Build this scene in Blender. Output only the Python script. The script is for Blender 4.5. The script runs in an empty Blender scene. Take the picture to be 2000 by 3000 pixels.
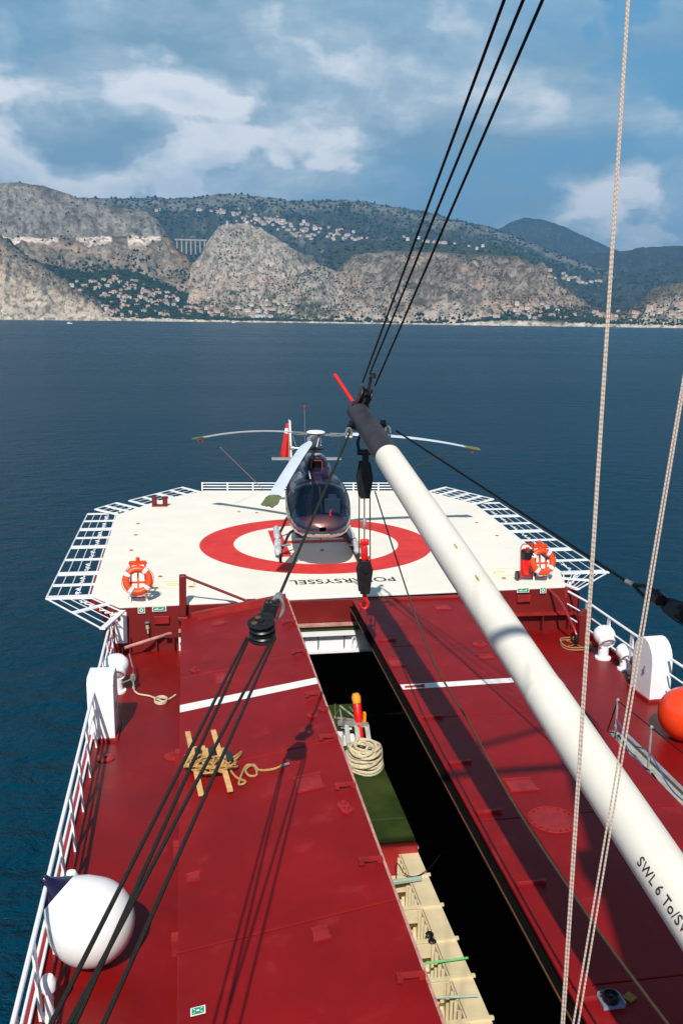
import bpy, bmesh, math, random
import numpy as np
from mathutils import Vector, Matrix, noise as mn
random.seed(7)
SC = bpy.context.scene
COL = SC.collection
R_ = math.radians

# ---------------------------------------------------------------- camera
CAM = Vector((0, 0, 7.92)); F_PX = 2700.0
YAW, PITCH, ROLL = R_(9.6113), R_(11.7979), math.atan(0.0125)
_f = Vector((math.sin(YAW)*math.cos(PITCH), math.cos(YAW)*math.cos(PITCH), -math.sin(PITCH)))
_r0 = Vector((math.cos(YAW), -math.sin(YAW), 0)); _u0 = _r0.cross(_f)
_r = _r0*math.cos(ROLL)+_u0*math.sin(ROLL); _u = _u0*math.cos(ROLL)-_r0*math.sin(ROLL)
cam = bpy.data.cameras.new('camera'); cob = bpy.data.objects.new('camera', cam); COL.objects.link(cob)
cam.sensor_fit = 'VERTICAL'; cam.sensor_height = 36; cam.sensor_width = 24; cam.lens = F_PX/3000*36
cam.clip_start = 0.1; cam.clip_end = 30000
M = Matrix((( _r.x, _u.x, -_f.x, CAM.x), (_r.y, _u.y, -_f.y, CAM.y), (_r.z, _u.z, -_f.z, CAM.z), (0, 0, 0, 1)))
cob.matrix_world = M
SC.camera = cob
def ray(px, py): return _f+_r*((px-1000)/F_PX)-_u*((py-1500)/F_PX)
def PZ(px, py, z): d = ray(px, py); return CAM+d*((z-CAM.z)/d.z)
def PY(px, py, Y): d = ray(px, py); return CAM+d*(Y/d.y)

# ---------------------------------------------------------------- sky, sun, exposure
SUN_EL, SUN_AZ = R_(45.5), R_(194.7)
W = bpy.data.worlds.new('World'); SC.world = W; W.use_nodes = True
nt = W.node_tree; N = nt.nodes; L = nt.links; N.clear()
def wn(t, **k):
    n = N.new(t)
    for a, b in k.items(): setattr(n, a, b)
    return n
def wmath(op, a, b=None, c=None, clamp=False):
    n = wn('ShaderNodeMath', operation=op); n.use_clamp = clamp
    for i, v in enumerate((a, b, c)):
        if v is None: continue
        if isinstance(v, (int, float)): n.inputs[i].default_value = v
        else: L.new(v, n.inputs[i])
    return n.outputs[0]
sky = wn('ShaderNodeTexSky', sky_type='NISHITA'); sky.sun_disc = False
sky.sun_elevation = SUN_EL; sky.sun_rotation = SUN_AZ; sky.dust_density = 1.0; sky.ozone_density = 2.0
tc = wn('ShaderNodeTexCoord'); sep = wn('ShaderNodeSeparateXYZ'); L.new(tc.outputs['Generated'], sep.inputs[0])
def wnoise(sx, sz, off, detail, rough, scale=1.0, dist=0.0):
    mp = wn('ShaderNodeMapping'); mp.inputs['Scale'].default_value = (sx, sx, sz); mp.inputs['Location'].default_value = off
    L.new(tc.outputs['Generated'], mp.inputs[0])
    n = wn('ShaderNodeTexNoise'); n.inputs['Scale'].default_value = scale; n.inputs['Detail'].default_value = detail
    n.inputs['Roughness'].default_value = rough; n.inputs['Distortion'].default_value = dist
    L.new(mp.outputs[0], n.inputs['Vector']); return n.outputs['Fac']
def wramp(f, *st):
    r = wn('ShaderNodeValToRGB'); e = r.color_ramp.elements
    e[0].position, e[0].color = st[0][0], (*st[0][1], 1); e[1].position, e[1].color = st[-1][0], (*st[-1][1], 1)
    for p, c in st[1:-1]:
        x = e.new(p); x.color = (*c, 1)
    L.new(f, r.inputs[0]); return r.outputs[0]
def wmix(f, a, b):
    m = wn('ShaderNodeMix', data_type='RGBA'); 
    for s, v in ((0, f), (6, a), (7, b)):
        if isinstance(v, (int, float)): m.inputs[s].default_value = v
        elif isinstance(v, tuple): m.inputs[s].default_value = (*v, 1)
        else: L.new(v, m.inputs[s])
    return m.outputs[2]
K = 10.0/0.5
cover = wnoise(2.6, 6.0, (3.1, 0.4, 0.3), 7, 0.55, 1.0, 0.25)
# cloud banks: where the weather piles them up (bearing, elevation as tangents; size; strength)
yy_ = wmath('MAXIMUM', sep.outputs['Y'], 0.12)
cu_ = wmath('DIVIDE', sep.outputs['X'], yy_); cv_ = wmath('DIVIDE', sep.outputs['Z'], yy_)
wu = wmath('MULTIPLY', wmath('SUBTRACT', wnoise(5.0, 8.0, (1.2, 5.1, .4), 5, .55), .5), .62)
wv_ = wmath('MULTIPLY', wmath('SUBTRACT', wnoise(5.0, 8.0, (9.2, 1.1, 4.4), 5, .55), .5), .42)
cu_ = wmath('ADD', cu_, wu); cv_ = wmath('ADD', cv_, wv_)
def bank(px, py, rx, ry, amt):
    d = ray(px, py); u0, v0 = d.x/d.y, d.z/d.y
    du = wmath('DIVIDE', wmath('SUBTRACT', cu_, u0), rx/2600.0); dv = wmath('DIVIDE', wmath('SUBTRACT', cv_, v0), ry/2600.0)
    q = wmath('SUBTRACT', 1.0, wmath('ADD', wmath('MULTIPLY', du, du), wmath('MULTIPLY', dv, dv)), clamp=True)
    return wmath('MULTIPLY', wmath('MULTIPLY', q, wmath('SUBTRACT', 2.0, q)), amt*.9)
def total(lst):
    o = lst[0]
    for q in lst[1:]: o = wmath('ADD', o, q)
    return o
bright = total([bank(1200, 140, 420, 210, .16), bank(480, 410, 620, 170, .16), bank(650, 490, 420, 110, .16), bank(100, 470, 260, 110, .12), bank(20, 270, 170, 160, .18), bank(1730, 600, 240, 110, .20), bank(1900, 690, 240, 90, .17), bank(1700, 60, 300, 120, .08), bank(450, 120, 640, 210, -.20), bank(1400, 480, 420, 170, -.10), bank(1950, 330, 130, 200, -.1)])
hole = total([bank(1920, 180, 190, 120, -.22), bank(1700, 440, 260, 120, -.14), bank(1350, 590, 420, 90, -.12), bank(500, 200, 700, 260, .12), bank(1000, 250, 800, 300, .08), bank(1730, 600, 280, 140, .2), bank(1900, 690, 260, 110, .2)])
cover = wmath('ADD', cover, hole)
cmask = wramp(cover, (0.25, (0, 0, 0)), (0.60, (1, 1, 1)))
puff = wnoise(3.4, 9.0, (7.7, 2.3, 1.9), 12, 0.62, 1.0, 0.25)
puff = wmath('ADD', wmath('MULTIPLY_ADD', puff, 1.5, -.25), bright)
pcol = wramp(puff, (0.34, (0.22*K, 0.36*K, 0.47*K)), (0.46, (0.32*K, 0.45*K, 0.56*K)), (0.55, (0.42*K, 0.54*K, 0.63*K)), (0.74, (0.86*K, 0.88*K, 0.91*K)))
elev_fade = wmath('SUBTRACT', 1.0, wmath('MULTIPLY', wmath('SUBTRACT', sep.outputs['Z'], 0.32, clamp=True), 3.0, clamp=True), clamp=True)
cm = wmath('MULTIPLY', wmath('MULTIPLY', cmask, 0.92), elev_fade)
blue = wmix(0.80, sky.outputs[0], (0.14*K, 0.38*K, 0.62*K))
low = wmix(elev_fade, sky.outputs[0], blue)
full = wmix(cm, low, pcol)
bg = wn('ShaderNodeBackground'); bg.inputs['Strength'].default_value = 0.05; L.new(full, bg.inputs[0])
wo = wn('ShaderNodeOutputWorld'); L.new(bg.outputs[0], wo.inputs[0])
sl = bpy.data.lights.new('sun', 'SUN'); sl.energy = 5.0; sl.angle = R_(0.53); sl.color = (1.0, 0.955, 0.88)
so = bpy.data.objects.new('sun', sl); COL.objects.link(so); so.location = (-20, -60, 80)
so.rotation_euler = Vector((0.25, 0.95, -1.0)).to_track_quat('-Z', 'Y').to_euler()
vs = SC.view_settings; vs.view_transform = 'Standard'; vs.look = 'None'; vs.gamma = 1.0; vs.exposure = 0.20; vs.use_curve_mapping = False
SC.cycles.max_bounces = 6; SC.cycles.volume_bounces = 0; SC.cycles.transparent_max_bounces = 8

# ---------------------------------------------------------------- materials
def mat(name, col, rough=0.5, metal=0.0, var=0.0, scale=3.0, col2=None, bump=0.0, bscale=20.0, spec=0.5, coat=0.0, seed=0.0, spots=None, attr=None):
    m = bpy.data.materials.new(name); m.use_nodes = True; t = m.node_tree; n = t.nodes; l = t.links
    b = n['Principled BSDF']; b.inputs['Roughness'].default_value = rough; b.inputs['Metallic'].default_value = metal
    b.inputs['Specular IOR Level'].default_value = spec; b.inputs['Coat Weight'].default_value = coat
    b.inputs['Base Color'].default_value = (*col, 1)
    co = n.new('ShaderNodeTexCoord'); mp = n.new('ShaderNodeMapping'); mp.inputs['Location'].default_value = (seed, seed*.7, seed*1.3)
    l.new(co.outputs['Object'], mp.inputs[0]); vec = mp.outputs[0]
    def ns(sc, det=5, ro=.6, dist=0.0):
        q = n.new('ShaderNodeTexNoise'); q.inputs['Scale'].default_value = sc; q.inputs['Detail'].default_value = det
        q.inputs['Roughness'].default_value = ro; q.inputs['Distortion'].default_value = dist; l.new(vec, q.inputs['Vector']); return q.outputs['Fac']
    def rp(f, a, c0, b_, c1):
        r = n.new('ShaderNodeValToRGB'); e = r.color_ramp.elements; e[0].position = a; e[0].color = (*c0, 1); e[1].position = b_; e[1].color = (*c1, 1)
        l.new(f, r.inputs[0]); return r.outputs[0]
    def mx(f, a, b_, mode='MIX'):
        q = n.new('ShaderNodeMix'); q.data_type = 'RGBA'; q.blend_type = mode
        for s, v in ((0, f), (6, a), (7, b_)):
            if isinstance(v, (int, float)): q.inputs[s].default_value = v
            elif isinstance(v, tuple): q.inputs[s].default_value = (*v, 1)
            else: l.new(v, q.inputs[s])
        return q.outputs[2]
    cur = None
    if attr:
        a = n.new('ShaderNodeVertexColor'); a.layer_name = attr; cur = a.outputs[0]
    if var > 0:
        c2 = col2 if col2 else tuple(min(1, c*(1+var)) for c in col)
        f = rp(ns(scale, 6, .62), .33, (0, 0, 0), .68, (1, 1, 1))
        base = cur if cur else tuple(c*(1-var) for c in col)
        if cur: cur = mx(1.0, cur, rp(ns(scale, 8, .7), .3, (1-var,)*3, .7, (1+var,)*3), 'MULTIPLY')
        else: cur = mx(f, base, c2)
        rr = n.new('ShaderNodeMapRange'); l.new(ns(scale*2.3, 4), rr.inputs[0]); rr.inputs[3].default_value = max(.02, rough*.8); rr.inputs[4].default_value = min(1, rough*1.25)
        l.new(rr.outputs[0], b.inputs['Roughness'])
    if spots:
        for (sc, lo, hi, c3, amt) in spots:
            f = rp(ns(sc, 5, .65, .3), lo, (0, 0, 0), hi, (amt,)*3)
            cur = mx(f, cur if cur else col, c3)
    if cur: l.new(cur, b.inputs['Base Color'])
    if bump > 0:
        bp = n.new('ShaderNodeBump'); bp.inputs['Strength'].default_value = bump; bp.inputs['Distance'].default_value = .02
        l.new(ns(bscale, 4), bp.inputs['Height']); l.new(bp.outputs[0], b.inputs['Normal'])
    return m
RED = (0.215, 0.0056, 0.0062)
m_red = mat('red_deck_paint', RED, .45, var=.20, scale=.55, bump=.3, bscale=1.3, spec=.17, spots=[(2.2, .58, .76, (.30, .04, .042), .40), (9, .66, .76, (.14, .024, .014), .65), (.35, .5, .8, (.16, .006, .007), .6), (38, .72, .78, (.46, .20, .18), .6)])
m_reddeck = mat('red_main_deck_paint', (.185, .0038, .0038), .36, var=.22, scale=.7, bump=.25, bscale=1.1, spec=.22, spots=[(2.5, .60, .78, (.32, .05, .05), .35), (8, .70, .78, (.15, .03, .02), .6), (.5, .5, .8, (.15, .008, .01), .6)])
m_red2 = mat('red_fitting_paint', (.27, .014, .014), .45, var=.25, scale=4, bump=.1, spec=.4)
m_redbul = mat('red_bulkhead_paint', (.155, .006, .005), .5, var=.2, scale=.9, spots=[(5, .66, .78, (.13, .03, .015), .6)], bump=.15, bscale=2)
m_edge = mat('scuffed_and_lit_pink_paint', (.46, .24, .20), .6, var=.3, scale=5, spots=[(14, .55, .7, (.33, .06, .04), .8)])
m_hel = mat('helideck_paint', (.80, .76, .665), .62, var=.05, scale=.5, bump=.08, bscale=6, spec=.25, spots=[(2.6, .66, .8, (.72, .62, .46), .4), (7, .73, .8, (.60, .40, .25), .5)])
m_mark = mat('deck_marking_red', (.62, .035, .030), .6, var=.12, scale=1.4, spec=.25, spots=[(8, .64, .76, (.70, .25, .22), .5)])
m_text = mat('deck_lettering', (.035, .035, .04), .6, var=.3, scale=8, spec=.2)
m_white = mat('white_paint', (.82, .82, .83), .35, var=.04, scale=3, spec=.4, spots=[(9, .70, .80, (.62, .50, .40), .5)])
m_stripe = mat('white_stripe_paint', (.80, .78, .74), .5, var=.08, scale=5, spots=[(16, .66, .76, (.55, .25, .22), .5)])
m_boom = mat('cream_boom_paint', (.745, .69, .60), .45, var=.05, scale=1.2, spec=.35, bump=.08, bscale=5, spots=[(5, .68, .80, (.62, .50, .34), .6), (17, .70, .76, (.45, .24, .10), .7)])
m_boomtip = mat('dark_boom_tip_paint', (.032, .030, .036), .5, var=.3, scale=3, spec=.35, bump=.1, bscale=9)
m_black = mat('black_greased_steel', (.010, .010, .011), .38, var=.4, scale=9, spec=.5, bump=.15, bscale=18, spots=[(22, .66, .75, (.10, .055, .02), .5)])
m_rope = mat('dark_wire_rope', (.018, .017, .013), .6, var=.5, scale=60, spec=.3, bump=.5, bscale=160)
m_wire = mat('greased_brown_wire', (.060, .043, .022), .55, var=.4, scale=50, spec=.3)
m_blackrope = mat('black_rope', (.005, .005, .006), .6, spec=.2, var=.3, scale=60)
m_zinc = mat('galvanised_steel', (.36, .37, .36), .4, metal=.6, var=.25, scale=12)
m_zincdull = mat('dull_alloy', (.33, .33, .31), .55, metal=.3, var=.2, scale=9)
m_tan = mat('tan_hemp_rope', (.46, .27, .10), .8, var=.35, scale=30, spec=.1, bump=.6, bscale=120)
m_cream = mat('cream_rope', (.62, .54, .38), .8, var=.25, scale=25, spec=.1, bump=.6, bscale=90)
m_wood = mat('pale_wood', (.60, .36, .15), .7, var=.2, scale=9, spec=.15, spots=[(20, .6, .72, (.35, .18, .07), .5)])
m_oldwood = mat('weathered_planks', (.15, .11, .08), .8, var=.4, scale=6, spec=.1)
m_orange = mat('orange_plastic', (.72, .065, .008), .38, var=.06, scale=4, spec=.45)
m_buoy = mat('orange_buoy_rubber', (.85, .055, .012), .28, var=.05, scale=3, spec=.5, coat=.2)
m_fred = mat('bright_red_paint', (.70, .012, .010), .35, var=.1, scale=6, spec=.5)
m_fend = mat('white_fender_rubber', (.80, .78, .76), .3, var=.03, scale=2, spec=.5)
m_navy = mat('navy_fender_rubber', (.010, .008, .035), .25, var=.2, scale=6, spec=.6, coat=.3)
m_blueline = mat('blue_rope', (.05, .10, .30), .7, var=.3, scale=40)
m_green = mat('green_cargo_paint', (.016, .055, .009), .65, var=.5, scale=1.3, spec=.2, col2=(.045, .062, .012))
m_beige = mat('beige_cargo_frame', (.66, .56, .36), .6, var=.12, scale=1.6, spec=.2, spots=[(4, .62, .8, (.50, .38, .20), .5)])
m_dark = mat('dark_hold_and_shade_paint', (.004, .004, .004), .9, spec=.05, var=.3, scale=1)
m_hull = mat('hull_paint', (.34, .02, .02), .4, var=.15, scale=1)
m_sign = mat('green_safety_sign', (.01, .26, .13), .4, var=.1, scale=20)
m_swhite = mat('sign_white', (.78, .80, .77), .45)
m_heli = mat('purple_metallic_paint', (.022, .015, .048), .30, metal=.35, var=.15, scale=4, spec=.6, coat=.8)
m_copper = mat('copper_metallic_paint', (.34, .10, .05), .28, metal=.5, spec=.6, coat=.8, var=.1, scale=4)
m_hwhite = mat('helicopter_cream_band', (.66, .62, .52), .3, spec=.5, coat=.5)
m_hred = mat('helicopter_red_belly', (.26, .010, .012), .3, spec=.5, coat=.5)
m_blade = mat('pale_grey_blade', (.56, .62, .68), .4, var=.06, scale=3, spec=.4)
m_olive = mat('olive_canvas', (.13, .155, .075), .85, var=.3, scale=9, spec=.1, bump=.4, bscale=25)
m_seat = mat('grey_seat_fabric', (.40, .38, .42), .85, var=.1, scale=12)
m_cabin = mat('dark_cabin_trim', (.012, .013, .02), .7)
m_bag = mat('silver_float_bag', (.52, .54, .58), .45, var=.2, scale=12, bump=.6, bscale=14)
m_house = mat('pale_render_wall', (.52, .45, .37), .8)
m_house2 = mat('white_render_wall', (.60, .575, .53), .8)
m_roof = mat('terracotta_tiles', (.42, .17, .09), .8)
m_stone = mat('pale_stone', (.33, .30, .26), .8, var=.15, scale=.1)
m_leaf = mat('woodland_leaves', (.022, .042, .024), .9, var=.45, scale=.04, spec=.1)
def glassmat():
    m = bpy.data.materials.new('tinted_canopy_glass'); m.use_nodes = True; t = m.node_tree; n = t.nodes; l = t.links; n.clear()
    g = n.new('ShaderNodeBsdfPrincipled'); g.inputs['Base Color'].default_value = (.004, .010, .022, 1); g.inputs['Roughness'].default_value = .06; g.inputs['Specular IOR Level'].default_value = .8
    tr = n.new('ShaderNodeBsdfTransparent'); tr.inputs[0].default_value = (.42, .55, .66, 1)
    mx = n.new('ShaderNodeMixShader'); mx.inputs[0].default_value = .55; o = n.new('ShaderNodeOutputMaterial')
    l.new(tr.outputs[0], mx.inputs[1]); l.new(g.outputs[0], mx.inputs[2]); l.new(mx.outputs[0], o.inputs[0]); return m
m_glass = glassmat()
def halyardmat():
    m = mat('red_flecked_rope', (.60, .55, .46), .7); t = m.node_tree; n = t.nodes; l = t.links; b = n['Principled BSDF']
    co = n.new('ShaderNodeTexCoord'); w = n.new('ShaderNodeTexWave'); w.bands_direction = 'DIAGONAL'; w.inputs['Scale'].default_value = 34.0; w.inputs['Distortion'].default_value = 2.0
    l.new(co.outputs['Object'], w.inputs[0]); r = n.new('ShaderNodeValToRGB'); e = r.color_ramp.elements
    e[0].position = .50; e[0].color = (.50, .47, .40, 1); e[1].position = .78; e[1].color = (.45, .25, .18, 1)
    l.new(w.outputs['Fac'], r.inputs[0]); l.new(r.outputs[0], b.inputs['Base Color']); return m
m_haly = halyardmat()
def seamat():
    m = bpy.data.materials.new('sea_water'); m.use_nodes = True; t = m.node_tree; n = t.nodes; l = t.links; b = n['Principled BSDF']
    b.inputs['Base Color'].default_value = (.0002, .033, .064, 1); b.inputs['Roughness'].default_value = .16; b.inputs['IOR'].default_value = 1.22; b.inputs['Specular IOR Level'].default_value = .12
    co = n.new('ShaderNodeTexCoord')
    def ns(sx, sy, sc, det, ro):
        mp = n.new('ShaderNodeMapping'); mp.inputs['Scale'].default_value = (sx, sy, 1); mp.inputs['Rotation'].default_value = (0, 0, R_(14)); l.new(co.outputs['Object'], mp.inputs[0])
        q = n.new('ShaderNodeTexNoise'); q.inputs['Scale'].default_value = sc; q.inputs['Detail'].default_value = det; q.inputs['Roughness'].default_value = ro
        q.inputs['Distortion'].default_value = .3; l.new(mp.outputs[0], q.inputs['Vector']); return q.outputs['Fac']
    def ma(op, a, c):
        q = n.new('ShaderNodeMath'); q.operation = op
        for i, v in enumerate((a, c)):
            if isinstance(v, (int, float)): q.inputs[i].default_value = v
            else: l.new(v, q.inputs[i])
        return q.outputs[0]
    h = ma('ADD', ma('MULTIPLY', ns(.7, 1, .9, 5, .65), .8), ma('MULTIPLY', ns(.85, 1, .30, 3, .5), .7))
    bp = n.new('ShaderNodeBump'); bp.inputs['Strength'].default_value = 1.0; bp.inputs['Distance'].default_value = .72
    l.new(h, bp.inputs['Height']); l.new(bp.outputs[0], b.inputs['Normal'])
    # large calm and ruffled patches differ in roughness
    mr = n.new('ShaderNodeMapRange'); l.new(ns(.25, 1, .012, 3, .5), mr.inputs[0]); mr.inputs[1].default_value = .35; mr.inputs[2].default_value = .65; mr.inputs[3].default_value = .24; mr.inputs[4].default_value = .30
    l.new(mr.outputs[0], b.inputs['Roughness'])
    return m
m_sea = seamat()

# ---------------------------------------------------------------- mesh helpers
WLOC = {}; LOCAL = set()
class MB:
    def __init__(s): s.v = []; s.f = []; s.m = []
    def add(s, vs, fs, mi=0):
        o = len(s.v); s.v += [Vector(v) for v in vs]; s.f += [tuple(i+o for i in f) for f in fs]; s.m += [mi]*len(fs); return s
    def box(s, c, d, rz=0, mt=None, mi=0, taper=1.0):
        x, y, z = d[0]/2, d[1]/2, d[2]/2; vs = []
        for k in (-1, 1):
            q = taper if k > 0 else 1
            for a, b in ((-1, -1), (1, -1), (1, 1), (-1, 1)): vs.append(Vector((a*x*q, b*y*q, k*z)))
        R = mt if mt else Matrix.Rotation(rz, 3, 'Z')
        vs = [R @ v+Vector(c) for v in vs]
        return s.add(vs, [(3, 2, 1, 0), (4, 5, 6, 7), (0, 1, 5, 4), (1, 2, 6, 5), (2, 3, 7, 6), (3, 0, 4, 7)], mi)
    def bar(s, a, b, w, h, mi=0, up=(0, 0, 1)):
        a = Vector(a); b = Vector(b); d = (b-a); Ln = d.length; d.normalize(); u = Vector(up)
        if abs(d.dot(u)) > .98: u = Vector((0, 1, 0))
        x = d.cross(u).normalized(); z = x.cross(d).normalized()
        return s.box((a+b)/2, (w, Ln, h), mt=Matrix((x, d, z)).transposed(), mi=mi)
    def tube(s, pts, r, n=8, mi=0, closed=False, caps=True):
        pts = [Vector(p) for p in pts]; m = len(pts); rr = r if isinstance(r, (list, tuple)) else [r]*m
        ref = None; rings = []
        for i, p in enumerate(pts):
            if closed: t = pts[(i+1) % m]-pts[i-1]
            else: t = pts[min(i+1, m-1)]-pts[max(i-1, 0)]
            t.normalize()
            if ref is None:
                ref = Vector((0, 0, 1)) if abs(t.z) < .9 else Vector((1, 0, 0))
            a = (ref-t*ref.dot(t)).normalized(); b = t.cross(a); ref = a
            rings.append([p+(a*math.cos(2*math.pi*k/n)+b*math.sin(2*math.pi*k/n))*rr[i] for k in range(n)])
        vs = [v for g in rings for v in g]; fs = []
        for i in range(m if closed else m-1):
            j = (i+1) % m
            for k in range(n): fs.append((i*n+k, i*n+(k+1) % n, j*n+(k+1) % n, j*n+k))
        if caps and not closed: fs += [tuple(range(n))[::-1], tuple((m-1)*n+k for k in range(n))]
        return s.add(vs, fs, mi)
    def lathe(s, prof, c, axis=(0, 0, 1), n=24, mi=0, caps=True):
        z = Vector(axis).normalized(); x = z.orthogonal().normalized(); y = z.cross(x); c = Vector(c); vs = []; fs = []
        for (r, h) in prof:
            for k in range(n): a = 2*math.pi*k/n; vs.append(c+z*h+(x*math.cos(a)+y*math.sin(a))*r)
        for i in range(len(prof)-1):
            for k in range(n): fs.append((i*n+k, i*n+(k+1) % n, (i+1)*n+(k+1) % n, (i+1)*n+k))
        if caps:
            if prof[0][0] > 1e-4: fs.append(tuple(range(n))[::-1])
            if prof[-1][0] > 1e-4: fs.append(tuple((len(prof)-1)*n+k for k in range(n)))
        return s.add(vs, fs, mi)
    def prism(s, poly, z0, z1, mi=0):
        n = len(poly); vs = [(p[0], p[1], z0) for p in poly]+[(p[0], p[1], z1) for p in poly]
        return s.add(vs, [tuple(range(n))[::-1], tuple(range(n, 2*n))]+[(i, (i+1) % n, n+(i+1) % n, n+i) for i in range(n)], mi)
    def extr(s, poly3, d, mi=0):
        n = len(poly3); d = Vector(d); a = [Vector(p) for p in poly3]; vs = a+[p+d for p in a]
        return s.add(vs, [tuple(range(n))[::-1], tuple(range(n, 2*n))]+[(i, (i+1) % n, n+(i+1) % n, n+i) for i in range(n)], mi)
    def build(s, name, mats, parent=None, org=None, smooth=False, bevel=0.0, fix=True):
        if parent is not None: o_ = Vector(WLOC.get(parent.name, parent.location)) if parent.name not in LOCAL else Vector((0, 0, 0))
        else: o_ = Vector(org) if org is not None else Vector((0, 0, 0))
        me = bpy.data.meshes.new(name); me.from_pydata([v-o_ for v in s.v], [], s.f)
        ms = mats if isinstance(mats, (list, tuple)) else [mats]
        for m in ms: me.materials.append(m)
        for p, i in zip(me.polygons, s.m): p.material_index = i
        if fix:
            bm = bmesh.new(); bm.from_mesh(me); bmesh.ops.recalc_face_normals(bm, faces=bm.faces); bm.to_mesh(me); bm.free()
        me.update()
        if smooth:
            me.shade_smooth(); me.set_sharp_from_angle(angle=R_(38))
        o = bpy.data.objects.new(name, me); COL.objects.link(o)
        if parent is not None:
            o.parent = parent; WLOC[o.name] = tuple(o_)
            if parent.name in LOCAL: LOCAL.add(o.name)
        else: o.location = o_
        if bevel > 0:
            b = o.modifiers.new('bevel', 'BEVEL'); b.width = bevel; b.segments = 2; b.limit_method = 'ANGLE'
        return o
def tag(o, label, cat, group=None):
    o['label'] = label; o['category'] = cat
    if group: o['group'] = group
    return o
def struct(o): o['kind'] = 'structure'; return o
def thing(name, label, cat, loc, group=None, rz=None):
    o = bpy.data.objects.new(name, None); COL.objects.link(o); o.location = loc; o.empty_display_size = .2
    if rz is not None: o.rotation_euler = (0, 0, rz); LOCAL.add(o.name)
    return tag(o, label, cat, group)
def seg(a, b, n=12, sag=0.0):
    a = Vector(a); b = Vector(b); return [a.lerp(b, i/n)-Vector((0, 0, sag*4*(i/n)*(1-i/n))) for i in range(n+1)]
def smooth_path(pts, n=8):
    pts = [Vector(p) for p in pts]; out = []
    for i in range(len(pts)-1):
        p0 = pts[max(i-1, 0)]; p1 = pts[i]; p2 = pts[i+1]; p3 = pts[min(i+2, len(pts)-1)]
        for k in range(n):
            t = k/n; out.append(.5*((2*p1)+(p2-p0)*t+(2*p0-5*p1+4*p2-p3)*t*t+(3*p1-p0-3*p2+p3)*t**3))
    return out+[pts[-1]]

# ---------------------------------------------------------------- sea, far coast, air
SEA = -4.6
m_ = MB(); Rr = 9500.0
m_.add([(-Rr, -1500, SEA), (Rr, -1500, SEA), (Rr, 9400, SEA), (-Rr, 9400, SEA)], [(0, 1, 2, 3)])
struct(m_.build('sea', m_sea))
RS = 1.085
LAY = {}
def ridge(name, rf, rr, pts, g, rock, back=600.0, amp=1.0, alb='scrub'):
    az = []; el = []
    for px, py in pts:
        d = ray(px, py); az.append(math.atan2(d.x, d.y)); el.append(d.z/math.hypot(d.x, d.y))
    LAY[name] = dict(rf=rf*RS, rr=rr*RS, az=np.array(az), H=np.array(el)*rr*RS+CAM.z, g=g, rock=rock, back=back, amp=amp, alb=alb)
ridge('peak', 5400, 7200, [(1300, 800), (1400, 720), (1460, 668), (1500, 643), (1535, 634), (1580, 635), (1650, 657), (1740, 700), (1830, 738), (1950, 780), (2100, 830)], 1.1, .12, amp=.6, alb='far')
ridge('far_right', 3700, 6000, [(1250, 900), (1440, 800), (1560, 765), (1700, 745), (1820, 738), (1900, 725), (2000, 720), (2300, 690), (2900, 640)], .9, .15, amp=.7, alb='far')
ridge('back', 3600, 5200, [(-900, 620), (-300, 600), (100, 585), (220, 575), (350, 571), (500, 574), (650, 566), (730, 564), (830, 578), (900, 583), (1000, 577), (1060, 580), (1150, 602), (1300, 632), (1450, 668), (1520, 692), (1650, 745), (1800, 800), (2000, 860), (2400, 940)], .75, .22, amp=.8, alb='back')
ridge('left_mountain', 3260, 3750, [(-1400, 560), (-700, 500), (-300, 520), (0, 535), (60, 536), (120, 543), (180, 560), (250, 585), (350, 604), (430, 618), (455, 638), (478, 665), (500, 700), (530, 760), (560, 830)], .8, .55, alb='grey')
ridge('road_slope', 2900, 3290, [(-900, 680), (-300, 680), (0, 692), (120, 696), (250, 696), (380, 690), (470, 690), (505, 706), (545, 745), (575, 795), (605, 860), (630, 925)], .75, .5, alb='brown')
ridge('plateau', 3250, 3700, [(920, 800), (980, 735), (1100, 705), (1200, 702), (1300, 712), (1450, 728), (1560, 762), (1620, 830), (1660, 920)], .8, .05, amp=.4, alb='wood')
ridge('rock_hill', 2850, 3200, [(540, 880), (560, 780), (580, 755), (602, 715), (628, 680), (640, 661), (655, 655), (690, 652), (730, 652), (752, 664), (775, 674), (800, 692), (840, 718), (880, 745), (920, 768), (980, 792), (1010, 832), (1060, 880), (1110, 930)], .62, .8, alb='rock')
ridge('dome', 2735, 3150, [(900, 930), (960, 840), (990, 790), (1010, 770), (1050, 746), (1120, 733), (1250, 733), (1400, 743), (1480, 751), (1540, 763), (1590, 792), (1625, 832), (1680, 862), (1715, 893), (1760, 932), (1785, 950)], .55, .62, alb='dome')
ridge('mid_spur', 2745, 2950, [(560, 930), (590, 868), (640, 832), (700, 826), (760, 850), (830, 834), (870, 802), (930, 782), (1000, 800), (1060, 850), (1120, 892), (1200, 938)], .7, .55, alb='rockgreen')
ridge('village_slope', 2712, 3050, [(20, 700), (80, 755), (130, 775), (250, 800), (370, 792), (440, 815), (520, 850), (600, 882), (680, 915), (760, 925), (900, 930), (1000, 934)], .9, .0, amp=.35, alb='wood')
ridge('left_bluff', 2708, 2850, [(-1200, 560), (-300, 640), (0, 692), (60, 737), (150, 792), (230, 838), (290, 882), (335, 925)], .45, .95, alb='cream')
ridge('right_hillock', 2712, 2830, [(1340, 944), (1400, 925), (1480, 893), (1560, 886), (1640, 903), (1700, 920), (1760, 935), (1860, 938), (2000, 940)], .6, .35, amp=.4, alb='rockgreen')
ridge('right_cliff', 2730, 3000, [(1600, 950), (1650, 908), (1700, 900), (1760, 902), (1830, 908), (1868, 897), (1890, 862), (1920, 838), (1990, 826), (2100, 800), (2400, 770), (2900, 740)], .6, .75, alb='cream')
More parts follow.
